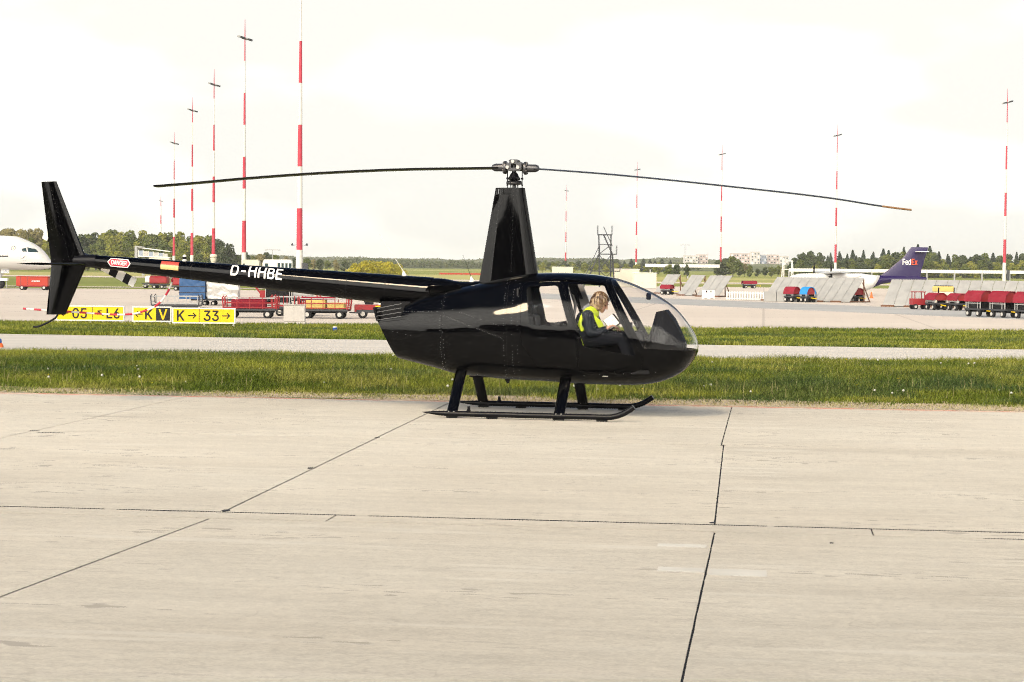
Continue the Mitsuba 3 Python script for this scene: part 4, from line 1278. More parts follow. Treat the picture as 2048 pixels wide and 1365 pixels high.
ob('base', box((0, 0, .14), (1.5, 1.36, .1)), 'galvanised', key, M)
key = thing('water_bowser', 'small white drum trailer right of the black container', 'trailer')
M = at(-12.75, 121, 0)
ob('drum', lathe([(0, -.62), (.30, -.62), (.36, -.55), (.36, .55), (.30, .62), (0, .62)], 20, 'x', (0, 0, .72)), 'galvanised', key, M, 35)
ob('frame', box((0, 0, .32), (1.3, .6, .08)), 'dark_frame', key, M)
wheels(key, M, (-.3, .35), (-.35, .35), .2)
key = thing('baggage_tractor', 'red and white baggage tractor beside the rear of the cowling', 'vehicle')
M = at(-6.55, 94.6, 3)
ob('body', box((-.2, 0, .48), (1.5, 1.0, .34)), 'cart_red', key, M)
ob('engine_cover', box((.55, 0, .66), (.72, .95, .62)), 'white_paint', key, M)
ob('bumper', box((.15, 0, .34), (2.0, 1.06, .14)), 'dark_frame', key, M)
ob('seat', cat([box((-.25, 0, .74), (.4, .5, .14)), box((-.45, 0, .95), (.1, .5, .4))]), 'black_matt', key, M)
ob('stripe', box((.2, -.503, .55), (.3, .012, .12), ch=.002), 'sign_yellow', key, M)
wheels(key, M, (-.55, .55), (-.45, .45), .22)
dolly(-10.6, 97.5, -1, 'red trailer mostly hidden behind the grey cabinet', L=2.2, rails=2)

# ---- left: ground power unit and two small tank trailers
key = thing('ground_power_unit', 'red boxy ground power trailer in front of the airliner nose', 'trailer')
M = at(-42.0, 174.5, 0)
ob('body', box((0, 0, .76), (2.80, 1.2, .82), ch=.05), 'gpu_red', key, M)
ob('roof', box((0, 0, 1.185), (2.84, 1.24, .05)), 'gpu_red', key, M)
for x in (-1.0, -.42):
    ob('panel_seam', box((x, -.602, .76), (.03, .012, .76), ch=.002), 'dark_frame', key, M)
ob('sill', box((.1, -.6, .36), (2.5, .03, .10), ch=.004), 'cart_red', key, M)
for k, w in enumerate((.06, .05, .09, .07, .08, .10)):
    ob('marking', box((.02 + k * .12, -.604, .78 + .01 * (k % 2)), (w, .012, .11), ch=.002), 'white_decal', key, M)
ob('end_light', box((-1.41, -.3, .9), (.02, .12, .2), ch=.004), 'cargo_yellow', key, M)
ob('drawbar', cat([rod((1.4, 0, .3), (2.1, 0, .25), .03), rod((-1.4, -.3, .4), (-1.65, -.3, .2), .02)]), 'dark_frame', key, M)
wheels(key, M, (-.88, 1.05), (-.55, .55), .22)
for x, y, rz, L, lab in ((-33.8, 190.5, -6, 1.75, 'left of the two small red trailers under the tail boom'), (-29.85, 179, -6, 1.5, 'right of the two small red trailers under the tail boom')):
    key = thing('service_trailer', lab, 'trailer', 'two small red service trailers')
    M = at(x, y, rz)
    ob('body', box((0, 0, .82), (L, 1.1, .66), ch=.10), 'cart_red', key, M)
    ob('hood', box((-.1, 0, 1.18), (L * .8, .9, .12), ch=.04), 'canvas_red', key, M)
    ob('chassis', box((.1, 0, .40), (L * 1.1, .9, .12)), 'dark_frame', key, M)
    ob('drawbar', rod((-L / 2, 0, .38), (-L / 2 - .8, 0, .3), .035), 'galvanised', key, M)
    wheels(key, M, (-L * .2, L * .22), (-.5, .5), .2)
key = thing('generator_trailer', 'small grey wheeled generator left of the red trailers', 'trailer')
M = at(-35.7, 196, 0)
ob('body', box((0, 0, .85), (.9, .8, .7), ch=.12), 'aircraft_white', key, M)
ob('chassis', box((0, 0, .42), (1.5, .7, .1)), 'dark_frame', key, M)
wheels(key, M, (-.4, .4), (-.4, .4), .19)


# ---- airliner at the left edge
def hull(stations, n=40):
    """stations: (x, z centre, half height, half width)."""
    th = np.linspace(0, 2 * np.pi, n, endpoint=False)
    return grid_loft(np.array([np.stack([np.full(n, x), w * np.cos(th), z + h * np.sin(th)], 1) for x, z, h, w in stations]))


jet = thing('airliner', 'white passenger jet whose nose enters at the left edge', 'aircraft')
M = at(-41.9, 181, 0, 0)
ztop = PchipInterpolator([-4.73, -3.37, -2.23, -1.09, -.41, -.05, 0], [4.16, 4.12, 3.75, 3.12, 2.40, 1.75, 1.45])
zbot = PchipInterpolator([-4.73, -2.0, -.41, -.05, 0], [1.07, 1.08, 1.20, 1.35, 1.45])
xs = np.concatenate([[-30, -22, -10, -4.73], np.linspace(-4.6, -.4, 16), [-.25, -.12, -.05, -.01]])
st = []
for x in xs:
    a, b = (float(ztop(x)), float(zbot(x))) if x >= -4.73 else (4.16, 1.07)
    if x < -20:
        b = 1.07 + (-20 - x) * .2
    st.append((x, (a + b) / 2, max((a - b) / 2, .02), max(.02, min(1.54, 1.54 * (1 - ((x + 4.7) / 4.7) ** 2.4) ** .55 if x > -4.7 else 1.54))))
hl = hull(st, 56)
ob('fuselage', hl, 'aircraft_white', jet, M, 50)
fus = to_m3(hl)


def on_hull(poly, grow=.012, depth=.1):
    """The piece of the near hull skin inside an (x, z) polygon, set proud of it."""
    c = np.array([-6, 0, 2.6])
    m = to_tm(fus.scale([1, 1 + grow / 1.5, 1]) ^ prism(poly, -3, -.02))
    return m


def near_skin(poly, off=.012):
    m = on_hull(poly, off)
    keep = m.face_normals[:, 1] < -.15
    a = tm(m.vertices, m.faces[keep])
    a.remove_unreferenced_vertices()
    return a


def ring_poly(cx, cz, r, w):
    return Point(cx, cz).buffer(r, quad_segs=8).difference(Point(cx, cz).buffer(r - w, quad_segs=8))


ob('cockpit_window', near_skin([(-2.44, 2.98), (-2.06, 3.10), (-1.98, 2.70), (-2.38, 2.74)], .02), 'dark_glass', jet, M, 40)
ob('cockpit_window', near_skin([(-1.99, 3.12), (-1.30, 2.98), (-1.02, 2.70), (-1.86, 2.70)], .02), 'dark_glass', jet, M, 40)
dr_ = np.array([(-4.27, 3.26), (-3.66, 3.26), (-3.62, 2.30), (-4.31, 2.30)])
k = ob('door', near_skin(Polygon(dr_).buffer(0).exterior.coords[:-1], .014), 'aircraft_white', jet, M, 40)
for a, b in (((-4.30, 2.30), (-4.27, 3.27)), ((-3.64, 2.30), (-3.66, 3.27)), ((-4.27, 3.255), (-3.66, 3.255))):
    q = LineString([a, b]).buffer(.013, cap_style='square')
    ob('door_edge', near_skin(np.array(q.exterior.coords)[:-1], .022), 'aircraft_grey', k, M, 40)
ob('sill', near_skin([(-4.40, 2.24), (-3.58, 2.24), (-3.62, 2.35), (-4.36, 2.35)], .05), 'dark_frame', k, M, 40)
for cx, cz, r, w in ((-3.15, 3.04, .215, .05), (-2.27, 2.18, .30, .022)):
    rp = ring_poly(cx, cz, r, w)
    half = [np.array(rp.intersection(sbox(-10, cz, 10, 10)).exterior.coords)[:-1], np.array(rp.intersection(sbox(-10, -10, 10, cz)).exterior.coords)[:-1]]
    k = ob('emblem', cat([near_skin(h_, .02) for h_ in half]), 'dark_frame' if r < .25 else 'aircraft_grey', jet, M, 40)
    if r < .25:
        ob('heart', near_skin([(cx, cz - .10), (cx - .10, cz + .02), (cx - .05, cz + .08), (cx, cz + .04), (cx + .05, cz + .08), (cx + .10, cz + .02)], .022), 'cargo_yellow', k, M, 40)
    else:
        ob('crane', near_skin([(cx - .22, cz - .13), (cx - .02, cz - .01), (cx + .05, cz + .10), (cx + .21, cz + .13), (cx + .08, cz + .03), (cx + .03, cz - .06), (cx - .06, cz - .07)], .022), 'dark_frame', k, M, 40)
ob('wing', blade_loft([((-12, -1.2, 1.5), (-17, -1.2, 1.4), (0, 0, .5)), ((-17, -13, 2.3), (-18.8, -13, 2.3), (0, 0, .2))]), 'aircraft_grey', jet, M, 50)
ob('wing', blade_loft([((-12, 1.2, 1.5), (-17, 1.2, 1.4), (0, 0, .5)), ((-17, 13, 2.3), (-18.8, 13, 2.3), (0, 0, .2))]), 'aircraft_grey', jet, M, 50)
ob('tail_fin', blade_loft([((-24, 0, 3.9), (-29, 0, 3.7), (0, .4, 0)), ((-28.6, 0, 8.6), (-31, 0, 8.6), (0, .2, 0))]), 'aircraft_white', jet, M, 50)
ob('nose_gear', cat([rod((-4.70, 0, -.25), (-4.62, 0, 1.3), .09), rod((-4.65, 0, .5), (-3.9, 0, 1.2), .05), rod((-4.75, -.28, -.2), (-4.75, .28, -.2), .06)]), 'galvanised', jet, M)
for s in (-.22, .22):
    ob('wheel', wheel((-4.75, s, -.21), .44, .22), 'rubber', jet, M, 35)
for x in (-17.5,):
    for s in (-2.4, 2.4):
        ob('wheel', wheel((x, s, -.10), .55, .4), 'rubber', jet, M, 35)
        ob('main_gear', rod((x, s, -.1), (x, s * .8, 1.3), .12), 'galvanised', jet, M)
k = ob('gear_door', box((-4.18, -.25, .97), (.72, .04, .42)), 'aircraft_white', jet, M)
t = face(meshkit.text_mesh('OG', .28, .012, bold=True))
t.apply_translation((-4.43, -.273, .84))
ob('lettering', t, 'facade_blue', k, M, False)
key = thing('tow_bar_unit', 'white tow bar box by the nose wheel of the airliner', 'vehicle')
M = at(-45.7, 178.5, 0)
ob('box', box((0, 0, .86), (.85, .5, .26)), 'white_paint', key, M)
ob('leg', cat([box((-.3, 0, .36), (.06, .06, .74)), box((.3, 0, .36), (.06, .06, .74))]), 'galvanised', key, M)

# ---- jet bridge, vans and bus behind the boom
key = thing('passenger_bridge', 'white glazed passenger boarding bridge before the left wood', 'boarding bridge')
M = at(-68.3, 380, 0, 0)
ob('cab', cat([box((-3.4, 0, 3.4), (.5, 2.4, 2.9)), box((-2.9, 0, 4.75), (1.4, 2.6, .22), ry=.10)]), 'galvanised', key, M)
ob('tunnel', cat([box((0, 0, 4.25), (6.0, 2.2, .16), ry=.12), box((0, 0, 2.85), (6.0, 2.2, .20), ry=.03)]), 'white_paint', key, M)
for k in range(6):
    ob('window', box((-2.5 + k * .95, -1.0, 3.5 - k * .07), (.72, .06, 1.05 - k * .08)), 'cabinet_grey' if k % 2 else 'facade_blue', key, M)
    ob('post', box((-2.98 + k * .95, -1.06, 3.5 - k * .06), (.14, .1, 1.3 - k * .08)), 'white_paint', key, M)
ob('column', cat([box((2.2, 0, 1.0), (.5, .5, 3.6)), box((-2.2, 0, 1.0), (.5, .5, 3.6))]), 'galvanised', key, M)


def van(x, y, L, Hh, label, rz=0, windows=0, m='white_paint'):
    key = thing('apron_van', label, 'van')
    M = at(x, y, rz)
    b = to_tm(prism([(-L / 2, .35), (L / 2, .35), (L / 2, Hh * .9), (L / 2 - .15, Hh), (-L / 2 + .2, Hh), (-L / 2, Hh * .85)], -.95, .95))
    ob('body', b, m, key, M, 20)
    ob('roof', box((0, 0, Hh + .04), (L * .92, 1.7, .08)), m, key, M)
    for k in range(windows):
        ob('window', box((L * .06 + k * L * .13, -.955, Hh * .72), (L * .085, .03, Hh * .26), ch=.004), 'dark_glass', key, M)
    ob('window', box((-L * .36, -.955, Hh * .72), (L * .12, .03, Hh * .22), ch=.004), 'dark_glass', key, M)
    wheels(key, M, (-L * .3, L * .3), (-.85, .85), .33, .22)


van(-35.4, 300, 4.4, 3.02, 'white bus with four dark windows right of the second mast', windows=4)
van(-40.1, 305, 2.7, 2.95, 'cream van roof just left of the second mast foot', m='cream_paint')
van(-66.0, 372, 4.0, 3.25, 'long white van roof right of the boarding bridge', m='cream_paint')
key = thing('barrier', 'long low red barrier far beyond the mast fairing', 'barrier')
for k in range(8):
    ob('segment', box((-18.0 + k * 2.02, 515, -.42), (1.96, .3, .42)), 'gpu_red', key, at(0, 0, 0, 0))

# ---- maintenance stair tower
key = thing('stair_tower', 'dark steel maintenance stair tower above the cabin roof', 'stairs')
M = at(11.3, 245, 0, 0)
R_ = lambda a, b, r=.045: rod(a, b, r, n=5)
ob('frame', cat([R_((-.6, y, ZG), (-.75, y, 5.8)) for y in (-.9, .9)] + [R_((.75, y, ZG), (.75, y, 5.8)) for y in (-.9, .9)] + [R_((1.25, y, ZG), (.95, y, 3.4)) for y in (-.9, .9)] + [R_((-.75, -.9, 1.35), (.8, -.9, 3.4)), R_((.8, -.9, 1.35), (-.75, -.9, 3.4)), R_((-.75, -.9, 3.4), (.75, -.9, 4.6)), R_((-.7, -.9, 4.6), (.75, -.9, 4.6)), R_((-.6, -.9, 0), (.9, -.9, 1.3)), R_((.9, -.9, 0), (-.6, -.9, 1.3))]), 'dark_frame', key, M)
for x0, x1, z in ((-1.7, 1.9, 1.33), (-.65, 1.45, 3.41), (-.9, .85, 5.80)):
    ob('platform', box(((x0 + x1) / 2, 0, z), (x1 - x0, 2.0, .12)), 'dark_frame', key, M)
for (xa, za), (xb, zb), n in (((-1.65, 1.4), (-.75, 3.4), 10), ((.9, 3.45), (-.2, 5.8), 11), ((-2.6, ZG), (-1.65, 1.3), 9)):
    ob('stringer', cat([R_((xa, y, za), (xb, y, zb), .06) for y in (-1.0, -.3)] + [R_((xa, y, za + .95), (xb, y, zb + .95), .03) for y in (-1.0, -.3)]), 'dark_frame', key, M)
    for t in np.linspace(.06, .94, n):
        ob('tread', box((xa + (xb - xa) * t, -.65, za + (zb - za) * t), (.26, .7, .05), ch=.004), 'dark_frame', key, M)
for x0, x1, z, hh in ((-.9, .85, 5.85, 1.05), (-.65, 1.45, 3.45, 1.0), (1.0, 1.9, 1.4, .9)):
    for x in (x0, x1):
        ob('railing', cat([R_((x, y, z), (x, y, z + hh), .03) for y in (-.95, .95)] + [R_((x, -.95, z + hh * q), (x, .95, z + hh * q), .025) for q in (.5, 1)]), 'dark_frame', key, M)

# ---- pale buildings behind the cabin
for x, y, L, W, Hh, lab in ((7.5, 300, 3.1, 2.5, 2.35, 'small cream hut right of the mast fairing'), (14.4, 252, 3.1, 2.4, 2.20, 'long flat pale container above the cabin roof'), (15.9, 240, 2.7, 2.4, 1.78, 'pale beige container right above the windshield')):
    key = thing('site_container', lab, 'container')
    M = at(x, y, 1)
    ob('body', box((0, 0, Hh / 2), (L, W, Hh), ch=.03), 'cream_paint', key, M)
    ob('roof', box((0, 0, Hh + .04), (L + .12, W + .12, .08)), 'white_paint', key, M)
    for k in range(3):
        ob('panel', box((-L / 2 + L * (k + .5) / 3, -W / 2 - .012, Hh / 2), (L / 3 - .08, .03, Hh - .25), ch=.004), 'cream_paint', key, M)


# ---- blast fences
FD = math.degrees(math.atan2(-.66, .74))


def blast_fence(x, y, n, label, w=.80, rz=FD):
    key = thing('blast_fence', label, 'blast fence', 'leaning grey blast fences')
    M = at(x, y, rz)
    h, lean = 1.80, 2.05
    a = math.atan2(lean, h)
    for k in range(n):
        p = box((w * (k + .5), lean / 2, h / 2 + .06), (w - .03, .05, math.hypot(h, lean)), ch=.006)
        q = trimesh.transformations.rotation_matrix(-a, (1, 0, 0), (w * (k + .5), lean / 2, h / 2 + .06))
        p.apply_transform(q)
        ob('panel', p, 'fence_panel', key, M, 20)
        if k % 2 == 0:
            ob('foot', box((w * (k + .5), .05, .05), (.9, .4, .16)), 'rust_brown', key, M)
    for k in range(0, n + 1, 2):
        xx_ = min(w * k, w * n - .05) + .02
        ob('strut', cat([rod((xx_, lean + .05, 0), (xx_, lean - .05, h), .05, n=6), rod((xx_, lean + .9, 0), (xx_, lean - .2, h * .85), .045, n=6), rod((xx_, .1, .06), (xx_, lean + .9, .06), .05, n=6)]), 'rust_brown', key, M)


blast_fence(19.6, 156.2, 10, 'long leaning blast fence behind the blue domed cart')
blast_fence(25.35, 136.4, 15, 'longest leaning blast fence behind the red carts at right', rz=-28)
blast_fence(16.05, 173.9, 3, 'blast fence behind the white barrier block with two holes')
blast_fence(14.9, 179.6, 2, 'narrow middle blast fence right of the nose')
blast_fence(13.6, 190.9, 2, 'farthest narrow blast fence above the nose of the helicopter')
key = thing('barrier_block', 'white barrier block with two square dark holes', 'barrier')
M = at(16.07, 163.3, 2)
bl = to_m3(cat([to_tm(prism([(-.50, 0), (.50, 0), (.48, .72), (-.48, .72)], -.25, .25))]))
for x in (-.17, .19):
    bl = bl - prism([(x - .055, .52), (x + .055, .52), (x + .055, .68), (x - .055, .68)], -.3, .1)
for x in (-.25, .25):
    bl = bl - prism([(x - .12, -.01), (x + .12, -.01), (x + .12, .07), (x - .12, .07)], -.3, .3)
ob('body', to_tm(bl), 'white_paint', key, M)
for x in (-.17, .19):
    ob('hole_plate', box((x, .0, .60), (.10, .02, .15), ch=.002), 'black_matt', key, M)
key = thing('slatted_crates', 'row of white slatted crates left of the long blast fence', 'crate')
M = at(17.0, 158.6, FD)
for k in range(15):
    ob('slat', box((.12 + k * .25, 0, .36), (.10, .05, .66), ch=.008), 'white_paint', key, M)
for z in (.12, .58):
    ob('rail', box((1.9, .05, z), (3.8, .05, .07), ch=.008), 'white_paint', key, M)
ob('back', box((1.9, .5, .3), (3.7, .05, .5)), 'cabinet_grey', key, M)
key = thing('kerb_wall', 'low grey concrete wall between the white crates and the carts', 'wall')
for k in range(4):
    ob('block', box((.5 + k * 1.02, 0, .40), (.98, .4, .78)), 'fence_panel', key, at(19.3, 152.6, -20))


# ---- covered baggage carts
def canopy_cart(x, y, rz, label, col='canvas_red', L=2.5, W=1.45, Hh=1.62, shape='gable', group='red canopied baggage carts'):
    key = thing('baggage_cart', label, 'cart', group)
    M = at(x, y, rz)
    ob('deck', box((0, 0, .42), (L, W, .10)), 'dark_frame', key, M)
    ob('chassis', box((0, 0, .33), (L * .9, W * .5, .12)), 'black_matt', key, M)
    wheels(key, M, (-L * .32, L * .32), (-W * .40, W * .40), .20, .14)
    if shape == 'gable':
        prof = [(-W / 2 - .03, Hh * .58), (-W / 2 + .02, Hh * .84), (-W * .20, Hh), (W * .20, Hh), (W / 2 - .02, Hh * .84), (W / 2 + .03, Hh * .58)]
    else:
        prof = [(W / 2 * 1.04 * math.cos(a), Hh * .52 + Hh * .48 * math.sin(a)) for a in np.linspace(math.pi, 0, 15)]
    inner = [(p * .955, q - .035 if q > Hh * .6 else q) for p, q in prof]
    c = to_tm(prism(prof + inner[::-1], -L / 2 - .05, L / 2 + .05))
    c.apply_transform(trimesh.transformations.rotation_matrix(math.pi / 2, (0, 0, 1)))
    ob('canopy', c, col, key, M, 40)
    g = to_tm(prism([p for p in inner], -L / 2 + .06, -L / 2 + .10))
    g.apply_transform(trimesh.transformations.rotation_matrix(math.pi / 2, (0, 0, 1)))
    ob('back_curtain', g, 'cart_red', key, M, 40)
    for sx in (-1, 1):
        for sy in (-1, 1):
            ob('post', box((sx * (L / 2 - .06), sy * (W / 2 - .05), .24 + Hh * .30), (.05, .05, Hh * .60 - .36), ch=.006), 'galvanised', key, M)
    for s in (-1, 1):
        for q in (-.30, .30):
            ob('side_bar', box((q * L, s * (W / 2 - .03), .46 + min(.52, Hh * .58 - .46) / 2), (.035, .03, min(.52, Hh * .58 - .46)), ch=.004), 'galvanised', key, M)
        ob('side_rail', box((0, s * (W / 2 - .03), min(.76, Hh * .52)), (L - .1, .03, .04), ch=.004), 'galvanised', key, M)
        ob('side_mesh', box((0, s * (W / 2 - .08), .47 + min(.46, Hh * .58 - .48) / 2), (L - .2, .02, min(.46, Hh * .58 - .48)), ch=.002), 'black_matt', key, M)
    ob('drawbar', cat([rod((L / 2, 0, .34), (L / 2 + .6, 0, .30), .03), box((L / 2 + .6, 0, .3), (.12, .1, .06))]), 'sign_yellow', key, M)
    return key


RZ = math.degrees(math.atan2(-.90, .43))
BIG = dict(L=1.35, W=.90, Hh=1.45)
canopy_cart(25.80, 110.0, RZ, 'large red canopied cart, left of the three nearest at right', **BIG)
canopy_cart(26.70, 108.2, RZ, 'large red canopied cart, middle of the three nearest at right', **BIG)
canopy_cart(27.60, 106.4, RZ, 'large red canopied cart cut by the right edge', **BIG)
canopy_cart(28.15, 125.6, RZ - 12, 'low dark red canopied cart just behind the three nearest', Hh=1.10, W=.9, L=1.4)
canopy_cart(27.05, 127.0, RZ - 12, 'low dark red canopied cart beside the dark red tractor', Hh=1.10, W=.9, L=1.4)
canopy_cart(29.25, 124.2, RZ - 12, 'low dark red canopied cart hidden behind the nearest ones', Hh=1.10, W=.9, L=1.4)
canopy_cart(26.45, 153.5, RZ + 10, 'single red round-topped cart left of the longest blast fence', Hh=1.10, W=1.05, L=.9, shape='arch')
canopy_cart(29.6, 249, 10, 'small far red canopied cart above the white crates', Hh=.95, W=1.0, L=1.7)
canopy_cart(21.30, 151.6, RZ + 12, 'red arched cart left of the blue domed cart', Hh=1.18, W=.80, L=1.0, shape='arch')
canopy_cart(22.35, 150.6, RZ + 5, 'cart with a bright blue domed canopy before the long blast fence', col='canvas_blue', Hh=1.18, W=.86, L=.8, shape='arch', group=None)
canopy_cart(14.3, 184, RZ + 30, 'dark red cart behind the farthest blast fence', Hh=.95, W=.8, L=1.0)
key = thing('baggage_tractor', 'dark red tractor at the left end of the dark red carts', 'vehicle')
M = at(26.30, 128.6, RZ + 70, s=.8)
ob('body', box((0, 0, .62), (1.4, .95, .52)), 'cart_red', key, M)
ob('cab', cat([box((-.5, -.4, 1.1), (.06, .06, .6)), box((-.5, .4, 1.1), (.06, .06, .6)), box((.3, -.4, 1.1), (.06, .06, .6)), box((.3, .4, 1.1), (.06, .06, .6)), box((-.1, 0, 1.42), (1.0, 1.0, .07))]), 'cart_red', key, M)
wheels(key, M, (-.45, .45), (-.45, .45), .22)
key = thing('apron_van', 'yellow topped van rear behind the dark red carts', 'van')
M = at(28.15, 129.6, 4, s=.92)
ob('body', box((0, .4, .80), (1.06, 1.6, .9)), 'cream_paint', key, M)
ob('roof', box((0, .4, 1.42), (1.16, 1.6, .42), ch=.08), 'cargo_yellow', key, M)
ob('pillar', box((-.56, -.38, .95), (.07, .06, 1.2)), 'black_matt', key, M)
ob('pillar', box((.56, -.38, .95), (.07, .06, 1.2)), 'black_matt', key, M)
ob('roof_rack', box((0, .4, 1.66), (1.0, 1.3, .05)), 'dark_frame', key, M)
wheels(key, M, (-.35, .35), (-.2, 1.0), .24)
for x, y, lab in ((30.55, 181.0, 'orange traffic cone by the wheel of the propeller plane'), (31.6, 175.2, 'orange traffic cone left of the longest blast fence')):
    key = thing('traffic_cone', lab, 'cone', 'orange traffic cones')
    M = at(x, y)
    ob('base', box((0, 0, .03), (.36, .36, .06)), 'cone_orange', key, M)
    ob('body', lathe([(0, .06), (.14, .06), (.04, .55), (0, .56)], 14), 'cone_orange', key, M)
    ob('band', lathe([(.092, .26), (.098, .26), (.072, .38), (.066, .38)], 14), 'white_paint', key, M)

# ---- propeller freighter
fx = thing('propeller_plane', 'white propeller freighter with a purple tail behind the blast fences', 'aircraft')
M = at(0, 190, 0, 0)
fs = hull([(26.0, .62, .03, .03), (26.2, .65, .28, .25), (26.7, .62, .62, .6), (27.4, .55, .86, .85), (28.6, .46, 1.0, 1.0), (32.4, .46, 1.02, 1.0), (33.2, .55, .95, .94), (34.2, .70, .66, .76), (35.2, .90, .42, .55), (36.6, 1.02, .27, .36), (38.6, 1.07, .20, .24), (39.5, 1.07, .12, .12)], 40)
fm = to_m3(fs)
ob('fuselage', to_tm(fm - prism([(33.75, -1), (35.35, 1.9), (41, 1.9), (41, -1)], -3, 3)), 'aircraft_white', fx, M, 50)
ob('tail_cone', to_tm(fm ^ prism([(33.76, -1), (35.36, 1.9), (41, 1.9), (41, -1)], -3, 3)), 'tail_purple', fx, M, 50)
fin = grid_loft(np.array([[(x, y, z) for x, y in ((x0, 0), (x0 + (x1 - x0) * .15, -w), (x0 + (x1 - x0) * .5, -w), (x1, -.01), (x1, .01), (x0 + (x1 - x0) * .5, w), (x0 + (x1 - x0) * .15, w))] for x0, x1, z, w in ((34.9, 38.9, 1.15, .16), (35.9, 39.0, 1.9, .14), (37.3, 39.35, 3.1, .11), (37.75, 39.55, 3.75, .10), (38.0, 39.6, 4.05, .06))]))
k = ob('tail_fin', fin, 'tail_purple', fx, M, 30, label='purple tail fin lettered FedEx')
for txt, m_, x0 in (('Fed', 'white_decal', 37.12), ('Ex', 'letter_orange', 37.98)):
    t = face(meshkit.text_mesh(txt, .55, .03, bold=True))
    t.vertices[:, 0] *= (.84 if txt == 'Fed' else .60) / t.bounds[1][0]
    t.apply_translation((x0, -.165, 2.36))
    ob('lettering', t, m_, k, M, False)
ob('tailplane', box((38.8, 0, 3.62), (.9, 4.4, .09)), 'aircraft_white', fx, M)
ob('wing', blade_loft([((29.9, -8.5, 1.62), (31.0, -8.5, 1.62), (0, 0, .15)), ((29.6, 0, 1.52), (31.4, 0, 1.52), (0, 0, .26)), ((29.9, 8.5, 1.62), (31.0, 8.5, 1.62), (0, 0, .15))]), 'aircraft_grey', fx, M, 50)
for s in (-1, 1):
    y = s * 2.4
    sx = 0 if s < 0 else -.9
    ob('nacelle', hull([(30.1 + sx, 1.15, .1, .1), (30.3 + sx, 1.15, .3, .28), (31.0 + sx, 1.15, .38, .32), (32.2 + sx, 1.2, .25, .25), (33.0 + sx, 1.3, .05, .05)], 24).apply_translation((0, y, 0)), 'aircraft_white', fx, M, 50)
    sp = ob('spinner', lathe([(0, -.38), (.08, -.25), (.16, 0), (0, 0)], 14, 'x', (30.1 + sx, y, 1.15)), 'black_matt', fx, M)
    for a in (88, 208, 328) if s < 0 else (100, 220, 340):
        d = np.array([0, math.cos(math.radians(a)), math.sin(math.radians(a))])
        ob('propeller_blade', blade_loft([(np.array([30.0 + sx, y, 1.15]) + d * .1 + (.06, 0, 0), np.array([30.0 + sx, y, 1.15]) + d * .1 - (.06, 0, 0), np.cross(d, (1, 0, 0)) * .09), (np.array([30.0 + sx, y, 1.15]) + d * .8 + (.09, 0, 0), np.array([30.0 + sx, y, 1.15]) + d * .8 - (.09, 0, 0), np.cross(d, (1, 0, 0)) * .11), (np.array([30.0 + sx, y, 1.15]) + d * 1.28 + (.05, 0, 0), np.array([30.0 + sx, y, 1.15]) + d * 1.28 - (.05, 0, 0), np.cross(d, (1, 0, 0)) * .06)]), 'black_matt', sp, M, 40)
for x, y in ((32.2, -1.1), (32.2, 1.1), (27.4, 0)):
    k = ob('landing_gear', rod((x, y, -.3), (x, y * .8, .3), .06), 'galvanised', fx, M)
    ob('wheel', wheel((x, y, -.30), .36, .22), 'rubber', k, M, 35)
key = thing('approach_mast', 'white lattice mast pair left of the propeller plane', 'mast')
M = at(41.4, 300, 0, 0)
for s in (-.75, .75):
    ob('leg', cat([rod((s - .22, 0, -1), (s * .85, 0, 3.4 if s < 0 else 3.1), .07, n=5), rod((s + .22, 0, -1), (s * .85 + .1, 0, 3.4 if s < 0 else 3.1), .07, n=5)] + [rod((s - .2 + .02 * k, 0, .2 + .5 * k), (s + .2 - .02 * k, 0, .45 + .5 * k), .035, n=5) for k in range(6)]), 'white_paint', key, M)
ob('crossbar', box((0, 0, 1.7), (1.7, .1, .1)), 'white_paint', key, M)

# ---- noise barrier, city, and an unseen dark building added behind us
for n_, (x0, x1, y, lab) in enumerate(((61, 122, 440, 'long white elevated barrier before the right wood'), (30, 47, 452, 'short white elevated barrier behind the three round shrubs'))):
    key = thing('noise_barrier', lab, 'barrier')
    N = int((x1 - x0) / 6)
    for k in range(N):
        xx_ = x0 + (k + .5) * (x1 - x0) / N
        ob('panel', box((xx_, y, 1.50 if n_ == 0 else 2.2), ((x1 - x0) / N - .08, .5, .72)), 'white_paint', key, at(0, 0, 0, 0))
        ob('post', box((xx_ - 3, y, .2), (.3, .3, 2.2)), 'galvanised', key, at(0, 0, 0, 0))
for x0, x1, y, z1, m_, lab in ((172, 186, 2000, 13.2, 'facade_pale', 'pale apartment block at the left end of the far city'), (186, 197, 2010, 14.6, 'facade_pink', 'pinkish apartment block right of the leftmost one'),
                               (219, 238, 2000, 16.0, 'facade_pink', 'pinkish apartment block behind the round dark trees'), (238, 247, 1990, 17.5, 'facade_pale', 'tallest pale apartment block of the far city'),
                               (247, 254, 1995, 14.5, 'facade_blue', 'bluish apartment block in the middle of the far city'), (254, 268, 2005, 15.0, 'facade_pink', 'wide pinkish block with white rows of windows'), (268, 277, 2000, 13.6, 'facade_pale', 'low pale block at the right end of the far city')):
    key = thing('apartment_block', lab, 'building', 'far apartment blocks')
    M = at(0, 0, 0, 0)
    ob('wall', box(((x0 + x1) / 2, y + 5, z1 / 2 - 2), (x1 - x0, 10, z1 + 4), ch=0), m_, key, M)
    ob('roof', box(((x0 + x1) / 2, y + 5, z1 + .2), (x1 - x0 + .6, 10.6, .5), ch=0), 'facade_pale', key, M)
    n = max(3, int((x1 - x0) / 2.4))
    for i in range(n):
        for j in range(4):
            ob('window', box((x0 + (i + .5) * (x1 - x0) / n, y - .03, z1 - 1.8 - j * 3.0), ((x1 - x0) / n * .5, .12, 1.5), ch=0), 'dark_glass' if (i + j) % 3 else 'white_paint', key, M)
